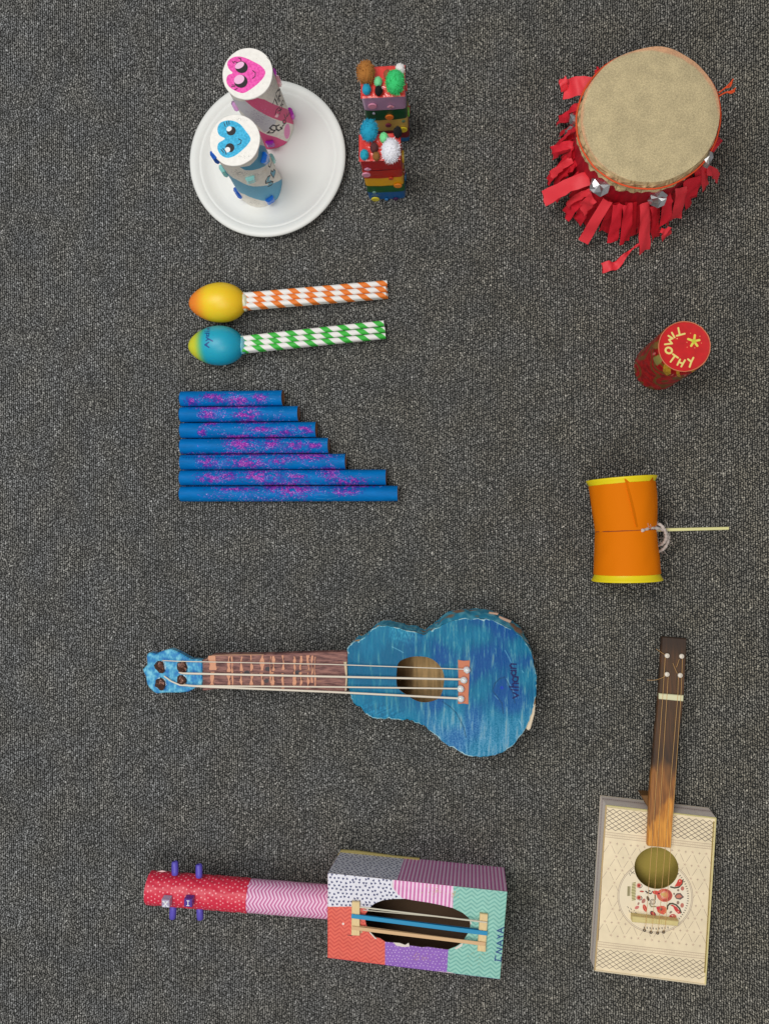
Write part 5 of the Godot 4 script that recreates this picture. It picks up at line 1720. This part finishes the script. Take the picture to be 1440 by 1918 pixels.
func make_printed_guitar() -> void:
	var h := 0.034
	var tl := at(ZC, 262, 183, h)
	var tr := at(ZC, 1250, 298, h)
	var br := at(ZC, 1155, 1797, h)
	var bl := at(ZC, 160, 1667, h)
	var btl := at(ZC, 208, 92, 0.0005)
	var btr := at(ZC, 1180, 205, 0.0005)
	var bbl := at(ZC, 114, 1560, 0.0005)
	var bbr := btr + (bbl - btl)
	var b := bounds(PackedVector3Array([tl, tr, br, bl]), 0.003)
	var p0: Vector3 = b[0]
	var p1: Vector3 = b[1]
	var o := thing("box_guitar", "cream box guitar printed with paisley, its dark wooden stick neck pointing up", "guitar", Vector3((btl.x + bbr.x) / 2, 0, (btl.z + bbr.z) / 2))
	var cream := rgb(246, 228, 194)
	var cv := plan(p0, p1, 2600.0, h, cream)
	cv.mottle(noise, 0.025, 0.01, 0.01)
	var q0 := Vector2(262, 183)
	var ex := (Vector2(1250, 298) - q0).normalized()
	var ey := (Vector2(160, 1667) - q0).normalized()
	var wid := 994.0
	var tall := 1487.0
	var g := func(s: float, t: float) -> Array:
		var p := q0 + ex * s + ey * t
		return [p.x, p.y]
	var gl := func(s0: float, t0: float, s1: float, t1: float, w: float, c: Color) -> void:
		cv.zline(ZC, g.call(s0, t0) + g.call(s1, t1), w, c)
	var dk := Color(0.36, 0.31, 0.28, 0.85)
	var md := Color(0.48, 0.40, 0.38, 0.6)
	for band in [[30.0, 232.0, 2.1], [1288.0, 1470.0, 1.8]]:
		var rows := int((band[1] - band[0]) / 21.0)
		for j in rows:
			for i in 33:
				if (i + j) % 2 == 0:
					var s := 4.0 + i * 31.2
					var t: float = band[0] + j * 21.0
					if s < wid - 34:
						gl.call(s, t, s + 31.2, t + 21.0, band[2], dk)
					if s > 30:
						gl.call(s, t, s - 31.2, t + 21.0, band[2], dk)
	for t in [240.0, 262.0, 284.0, 1226.0, 1248.0, 1270.0]:
		gl.call(6, t, wid - 6, t, 1.2, Color(0.45, 0.33, 0.30, 0.75))
	for i in 64:
		for t in [251.0, 273.0, 1237.0, 1259.0]:
			var p: Vector2 = q0 + ex * (12.0 + i * 15.4) + ey * float(t)
			cv.dot(cv.to.call(ZC, p.x, p.y), 0.9, Color(0.55, 0.42, 0.38, 0.6))
	gl.call(14, 16, 640, 20, 1.6, rgb(150, 140, 80))
	# dashed lattice with small sprigs at its crossings
	for j in 8:
		for i in 8:
			var s := 60.0 + i * 124.0 + (62.0 if j % 2 else 0.0)
			var t := 330.0 + j * 118.0
			if s > wid - 20:
				continue
			for d in [-1.0, 1.0]:
				var e := [s + d * 14, t + 26.0, s + d * 50, t + 92.0]
				if e[2] > 8 and e[2] < wid - 8 and e[3] < 1220:
					gl.call(e[0], e[1], e[2], e[3], 1.4, md)
			for k in 5:
				var a := k * TAU / 5 + i
				gl.call(s, t, s + cos(a) * 13, t + sin(a) * 13, 1.5, Color(0.60, 0.45, 0.42, 0.45))
			var p := q0 + ex * (s + 62) + ey * (t + 4)
			cv.dot(cv.to.call(ZC, p.x, p.y), 3.2, Color(0.62, 0.52, 0.47, 0.4))
			gl.call(s + 52, t + 4, s + 74, t + 4, 1.2, Color(0.58, 0.45, 0.42, 0.4))
			gl.call(s + 63, t - 10, s + 63, t + 18, 1.2, Color(0.58, 0.45, 0.42, 0.4))
	cv.zell(ZC, 703, 1005, 338, 326, 0.1, rgb(246, 230, 200))
	cv.zring(ZC, 703, 1005, 338, 326, 0.1, 1.5, rgb(150, 128, 112))
	cv.zring(ZC, 703, 1005, 327, 315, 0.1, 1.1, rgb(130, 110, 98))
	cv.zell(ZC, 760, 1020, 238, 215, 0.1, rgb(248, 236, 212))
	var olive := rgb(112, 104, 60)
	var red := rgb(206, 64, 52)
	var coral := rgb(228, 108, 88)
	var grey := rgb(78, 72, 70)
	# vase
	for x in [226, 238, 250, 264]:
		cv.zline(ZV, [x, 182, x - 4, 338], 2.0, olive)
	cv.zpoly(ZV, [356, 108, 320, 120, 296, 180, 285, 262, 290, 340, 306, 410, 350, 420], rgb(226, 216, 160))
	for i in 12:
		var y := 118.0 + i * 26.0
		cv.zline(ZV, [356, y - 4, 325, y + 4, 300 - (6 - absf(i - 6)) * 2, y + 8], 2.4, olive)
	# paisleys and flowers
	for e in [[412, 165, 40, 44], [412, 370, 46, 42]]:
		cv.zell(ZV, e[0], e[1], e[2], e[3], 0.2, Color(0.75, 0.45, 0.38, 0.6))
		cv.zell(ZV, e[0], e[1], 26, 28, 0.2, red)
		cv.zell(ZV, e[0] + 2, e[1] + 2, 9, 12, 0.2, rgb(90, 30, 30))
		cv.zring(ZV, e[0] + 12, e[1] + 4, 42, 36, 0.2, 1.8, grey, -1.2, 1.6)
	cv.zell(ZV, 845, 330, 132, 112, 0.15, coral)
	cv.zell(ZV, 700, 285, 58, 34, 0.2, rgb(222, 70, 64))
	for k in 17:
		var a := lerpf(-1.45, 1.55, k / 16.0)
		var e := Vector2(cos(a) * 128, sin(a) * 108).rotated(0.15)
		cv.zline(ZV, [770, 308, 770 + (845 + e.x - 770) * 0.6, 308 + (330 + e.y - 308) * 0.6], 1.3, rgb(224, 196, 110) if absf(a) < 0.9 else rgb(250, 206, 180))
		cv.zline(ZV, [790 + (845 + e.x - 790) * 0.75, 308 + (330 + e.y - 308) * 0.75, 845 + e.x * 0.94, 330 + e.y * 0.94], 2.2, rgb(150, 44, 40))
	cv.zell(ZV, 748, 302, 16, 14, 0, rgb(110, 20, 24))
	cv.zline(ZV, [640, 262, 620, 300, 560, 290, 520, 262], 3.0, grey)
	for e in [[590, 255, 20, 12, 0.4], [560, 285, 24, 12, -0.5], [600, 300, 22, 11, 0.2], [540, 270, 20, 10, 0.9]]:
		cv.zell(ZV, e[0], e[1], e[2], e[3], e[4], grey)
	cv.zell(ZV, 462, 265, 38, 14, 0.1, rgb(190, 80, 66))
	cv.zell(ZV, 565, 385, 22, 44, -0.35, rgb(48, 42, 46))
	cv.zell(ZV, 490, 425, 30, 42, 0.5, rgb(186, 120, 108))
	cv.zell(ZV, 405, 470, 16, 26, 0.4, rgb(170, 130, 116))
	cv.zell(ZV, 380, 535, 40, 26, -0.5, rgb(214, 120, 116))
	cv.zell(ZV, 512, 545, 32, 64, -0.35, red)
	cv.zline(ZV, [490, 500, 530, 590], 1.6, rgb(246, 180, 150))
	cv.zring(ZV, 645, 440, 44, 42, 0, 2.4, rgb(128, 116, 104))
	cv.zring(ZV, 645, 442, 24, 22, 0, 1.8, rgb(150, 130, 110))
	cv.zline(ZV, [590, 470, 620, 520, 700, 520], 5.0, rgb(150, 140, 110))
	cv.zline(ZV, [690, 330, 690, 400], 4.0, rgb(120, 104, 84))
	cv.zell(ZV, 795, 575, 78, 68, 0.2, rgb(226, 96, 72))
	for k in 9:
		var a := lerpf(-1.2, 1.3, k / 8.0)
		cv.zell(ZV, 800 + cos(a) * 66, 580 + sin(a) * 60, 18, 15, a, rgb(236, 150, 84) if k % 2 else rgb(226, 90, 90))
	cv.zell(ZV, 740, 545, 34, 30, 0.3, rgb(214, 60, 72))
	cv.zell(ZV, 785, 565, 22, 22, 0, rgb(96, 14, 26))
	cv.zell(ZV, 785, 560, 7, 7, 0, rgb(244, 220, 210))
	cv.zell(ZV, 650, 640, 58, 36, 0.75, rgb(98, 44, 46))
	cv.zell(ZV, 655, 645, 44, 22, 0.75, rgb(214, 80, 84))
	cv.zline(ZV, [690, 675, 750, 688, 805, 680], 2.6, grey)
	cv.zell(ZV, 975, 690, 58, 42, -0.4, rgb(196, 62, 70))
	cv.zell(ZV, 1015, 690, 30, 30, 0, rgb(214, 110, 90))
	cv.zell(ZV, 975, 672, 16, 12, 0, rgb(240, 200, 180))
	cv.zell(ZV, 950, 615, 26, 18, -0.6, rgb(150, 120, 110))
	for side in 2:
		var top := side == 0
		var line := [950, 190, 1010, 205, 1080, 195, 1135, 140, 1150, 85] if top else [890, 560, 895, 510, 930, 472, 980, 468, 1040, 492, 1095, 550, 1122, 620]
		cv.zline(ZV, line, 6.0, rgb(70, 66, 50))
		if top:
			cv.zpoly(ZV, [1010, 185, 1050, 120, 1070, 70, 1105, 50, 1140, 75, 1140, 130, 1100, 175], rgb(216, 62, 48))
			cv.zell(ZV, 1100, 92, 11, 11, 0, rgb(250, 210, 190))
		else:
			cv.zpoly(ZV, [930, 490, 985, 490, 1050, 530, 1095, 590, 1118, 640, 1070, 640, 1020, 590, 990, 525], rgb(212, 62, 60))
			cv.zell(ZV, 1072, 608, 11, 11, 0, rgb(250, 210, 190))
	cv.zpoly(ZV, [1010, 345, 1050, 295, 1110, 290, 1175, 360, 1110, 405, 1040, 390], rgb(112, 88, 84))
	cv.zpoly(ZV, [1030, 345, 1060, 318, 1100, 312, 1140, 355, 1090, 380, 1050, 375], rgb(214, 130, 106))
	for e in [[1146, 215, 30, 36], [1140, 500, 30, 40], [1075, 245, 20, 20], [1070, 455, 24, 30], [1005, 305, 16, 18]]:
		cv.zell(ZV, e[0], e[1], e[2], e[3], 0.1, rgb(200, 120, 104) if e[2] > 28 else rgb(150, 128, 112))
	for k in 26:
		var a := lerpf(-0.95, 0.98, k / 25.0)
		var p := Vector2(cos(a) * 300, sin(a) * 292)
		cv.zline(ZC, [703 + p.x, 1005 + p.y, 703 + p.x * 0.965, 1005 + p.y * 0.965], 2.6, grey)
	for k in 9:
		cv.zline(ZV, [500 + k * 50, 862 + (20 - absf(k - 4) * 5), 503 + k * 50, 884 + (20 - absf(k - 4) * 5)], 3.0, grey)
	for l in [[220, 520, 240, 545], [270, 545, 290, 575], [245, 580, 262, 615], [280, 610, 300, 640], [330, 580, 340, 590], [350, 620, 390, 640]]:
		cv.zline(ZV, l, 2.0, grey)
	for l in [[480, 770, 495, 790], [488, 800, 512, 775], [470, 795, 480, 815], [505, 790, 515, 800]]:
		cv.zline(ZC, l, 1.8, grey)
	var outline := flat2(PackedVector3Array([tl, tr, br, bl]))
	var hc := at(ZC, 713, 748, h)
	var c2 := Vector2(hc.x, hc.z)
	var hr := (at(ZC, 911, 748, h).x - at(ZC, 515, 748, h).x) / 2
	var hole := PackedVector2Array()
	for i in 64:
		hole.append(c2 + Vector2(cos(i * TAU / 64), sin(i * TAU / 64) * 0.965) * hr)
	var angles := []
	for i in 128:
		angles.append(i * TAU / 128.0)
	for p in outline:
		angles.append(fposmod((p - c2).angle(), TAU))
	angles.sort()
	angles.append(TAU)
	var na := angles.size() - 1
	var s := shape()
	s.sm(1)
	s.grid(na, 4, func(u: float, v: float) -> Vector3:
		var a: float = angles[int(round(u * na))]
		var p := polar(hole, c2, a).lerp(polar(outline, c2, a), v)
		return Vector3(p.x, h - (0.0005 if v == 1.0 else 0.0), p.y), plan_uv(p0, p1))
	obj("lid", s, painted(cv, 0.5), o)
	# inside: olive lining seen through the sound hole
	var inn := shape()
	inn.sm(2)
	inn.grid(64, 1, func(u: float, v: float) -> Vector3:
		var p := polar(hole, c2, u * TAU)
		return Vector3(p.x, h - 0.0022 * v, p.y), null, true)
	inn.sm(1)
	inn.grid(na, 1, func(u: float, v: float) -> Vector3:
		var a: float = angles[int(round(u * na))]
		var p := polar(hole, c2, a).lerp(polar(outline, c2, a), v * 0.99)
		return Vector3(p.x, h - 0.0022, p.y), null, true)
	inn.sm(-1)
	var up := Vector3.UP * 0.002
	inn.quad(btl + up, bbl + up, bbr + up, btr + up)
	obj("lining", inn, mat(rgb(168, 148, 66), 0.75), o)
	# sides: a tray with a stitched line printed on it, and the lid's own shallow rim
	var sc := Canvas.new(512, 64, rgb(246, 234, 226))
	for i in 52:
		sc.line(PackedVector2Array([Vector2(i * 10.0, 40), Vector2(i * 10.0 + 6, 40)]), 3.0, rgb(120, 88, 92))
	for y in [33.0, 47.0]:
		sc.line(PackedVector2Array([Vector2(0, y), Vector2(512, y)]), 1.0, rgb(170, 140, 140))
	var sm := painted(sc, 0.55)
	var ct := [tl, tr, br, bl]
	var cb := [btl, btr, bbr, bbl]
	for i in 4:
		var w := shape()
		w.sm(-1)
		var a: Vector3 = ct[i]
		var bb: Vector3 = ct[(i + 1) % 4]
		var ca: Vector3 = cb[i]
		var cc: Vector3 = cb[(i + 1) % 4]
		w.quad(ca, cc, bb - Vector3.UP * 0.0006, a - Vector3.UP * 0.0006, Vector2(0, 1), Vector2(1, 1), Vector2(1, 0), Vector2(0, 0))
		obj("box_side", w, sm, o)
	# folded edges of the lid
	for e in [[262, 183, 160, 1667, rgb(196, 168, 120)], [1246, 300, 1152, 1797, rgb(226, 212, 150)], [262, 186, 1250, 300, rgb(210, 200, 140)], [160, 1667, 1155, 1797, rgb(228, 212, 180)]]:
		flat_band(o, at(ZC, e[0], e[1], h), at(ZC, e[2], e[3], h), 0.0022, 0.0016, mat(e[4], 0.6), "lid_edge")
	flat_band(o, at(ZC, 1228, 330, h + 0.0003), at(ZC, 1146, 1690, h + 0.0003), 0.0014, 0.0006, mat(rgb(158, 136, 66), 0.7), "glue_line")
	flat_band(o, at(ZC, 238, 540, h + 0.0003), at(ZC, 188, 1400, h + 0.0003), 0.0012, 0.0006, mat(rgb(128, 100, 66), 0.7), "glue_line")
	# neck: one flat stick, stained dark towards its head
	var hn := 0.046
	var nb := bounds(many(ZK, [640, 100, 990, 1560, 620, 2180], hn), 0.003)
	var nc := plan(nb[0], nb[1], 1500.0, hn, rgb(200, 140, 70))
	var kb: Vector2 = nc.to.call(ZK, 0, 0)
	var ks: float = ((nc.to.call(ZK, 0, 1000) as Vector2).y - kb.y) / 1000.0
	nc.each(func(x: int, y: int, _c: Color) -> Color:
		var zy := (y - kb.y) / ks
		var zx := (x - kb.x) / ks
		var across := (zx - (764.0 - zy * 0.077)) / 226.0
		var grain := nz(x * 0.55, y * 0.012) + 0.5 * nz(x * 1.6, y * 0.03, 6.0)
		var wood := Color(0.90, 0.62, 0.24).lerp(Color(0.62, 0.36, 0.12), clampf(grain * 0.9 + 0.2, 0.0, 1.0))
		var stain := 1.0 - smoothstep(1170.0, 1360.0, zy + 110.0 * nz(x * 0.05, y * 0.015, 3.0) - 60.0 * across)
		var burnt := 1.0 - smoothstep(0.0, 110.0, zy - 1490.0 - 420.0 * maxf(0.0, 0.6 - across) + 40.0 * nz(x * 0.1, y * 0.05))
		var dark := Color(0.27, 0.19, 0.12).lerp(Color(0.44, 0.28, 0.16), clampf(grain * 0.7 + 0.3, 0.0, 1.0))
		dark = dark.lerp(Color(0.17, 0.11, 0.08), 0.7 * smoothstep(340.0, 120.0, zy) + 0.6 * smoothstep(220.0, 0.0, absf(zy - 1150.0)) * (0.6 + 0.4 * nz(x * 0.05, y * 0.02, 8.0)))
		var brown := Color(0.62, 0.40, 0.20).lerp(Color(0.44, 0.27, 0.13), clampf(grain + 0.3, 0.0, 1.0))
		var c := wood.lerp(brown, clampf(burnt, 0.0, 1.0) * 0.85)
		return c.lerp(dark, clampf(stain, 0.0, 1.0)))
	var nk := shape()
	nk.prism(Transform3D(), flat2(many(ZK, [765, 108, 988, 126, 955, 690, 920, 1000, 880, 1540, 862, 1760, 846, 2010, 634, 1990, 644, 1740, 650, 1540, 698, 1000, 735, 620], hn)), hn - 0.010, hn, 0.0012, plan_uv(nb[0], nb[1]))
	obj("neck", nk, painted(nc, 0.5), o)
	var heel := shape()
	heel.prism(Transform3D(), flat2(many(ZK, [590, 1552, 660, 1552, 880, 1590, 870, 1660, 650, 1660], 0.044)), 0.012, 0.0358, 0.001)
	obj("heel", heel, mat(rgb(116, 80, 40), 0.7), o)
	var nut := shape()
	nut.prism(Transform3D(), flat2(many(ZK, [735, 617, 956, 635, 953, 688, 735, 668], hn + 0.003)), hn - 0.001, hn + 0.0045, 0.0009)
	var nm := mat(rgb(228, 226, 186), 0.45)
	obj("nut", nut, nm, o)
	var bridge := shape()
	bridge.prism(Transform3D(), flat2(many(ZC, [497, 1182, 700, 1204, 915, 1228, 905, 1272, 700, 1252, 497, 1236], h + 0.0114)), h - 0.0005, h + 0.0114, 0.0008)
	var bw := Canvas.new(200, 40, rgb(222, 204, 140))
	bw.mottle(noise, 0.05, 0.02, 0.4)
	for i in 12:
		bw.line(PackedVector2Array([Vector2(58 + i * 7.5, 0), Vector2(58 + i * 7.5, 40)]), 0.9, Color(0.55, 0.48, 0.25, 0.35 if i % 3 else 0.8))
	obj("bridge", bridge, painted(bw, 0.6), o)
	# pegs, strings, loose thread ends
	var pearl := mat(rgb(232, 222, 208), 0.25, {"clearcoat_enabled": true, "clearcoat": 0.6})
	var gut := mat(rgb(214, 168, 104), 0.4)
	var pegs := [[805, 276], [935, 281], [804, 443], [922, 452]]
	for e in pegs:
		var g_ := shape()
		g_.lathe(Transform3D(Basis(), at(ZK, e[0], e[1], hn)), [Vector2(0, 0.0052), Vector2(0.0009, 0.0052), Vector2(0.0011, 0.0046), Vector2(0.0026, 0.0050), Vector2(0.0036, 0.0040), Vector2(0.0039, 0.0024), Vector2(0.0034, 0.0008), Vector2(0.0026, -0.0004)], 16)
		obj("tuning_bead", g_, pearl, o)
	var ends := [[792, 292, 772, 617, 622, 1206, 0], [818, 470, 808, 640, 682, 1212, 2], [910, 470, 905, 640, 738, 1218, 3], [948, 300, 934, 630, 797, 1226, 1]]
	var tails := [[605, 1307], [663, 1325], [723, 1332], [777, 1323]]
	for k in 4:
		var e: Array = ends[k]
		var anchor := at(ZC, tails[k][0], tails[k][1], h + 0.001)
		var pts := PackedVector3Array([at(ZK, pegs[e[6]][0], pegs[e[6]][1], hn + 0.003), at(ZK, e[0], e[1], hn + 0.002), at(ZK, e[2], e[3], hn + 0.0049), at(ZC, e[4], e[5], h + 0.0119), at(ZC, e[4] - 3, e[5] + 48, h + 0.0118), anchor])
		string_between(o, pts, 0.00034, gut)
		var rg := PackedVector3Array()
		for i in 15:
			rg.append(anchor + Vector3(cos(i * TAU / 14), 0.0006 / 0.0016, sin(i * TAU / 14)) * 0.0017)
		var gr := shape()
		gr.tube(rg, 0.0006, 6, false)
		obj("string_ring", gr, mat(rgb(60, 46, 36), 0.4), o)
	for e in [[800, 278, 765, 255, 720, 224], [800, 455, 760, 480, 700, 498, 640, 506], [900, 440, 880, 395, 860, 345], [918, 310, 905, 350, 892, 384]]:
		var pts := many(ZK, e, hn + 0.0025)
		if e[4] < 750:
			pts[pts.size() - 1].y = hn - 0.004
		string_between(o, lace(pts, 4), 0.0003, gut, "loose_string")
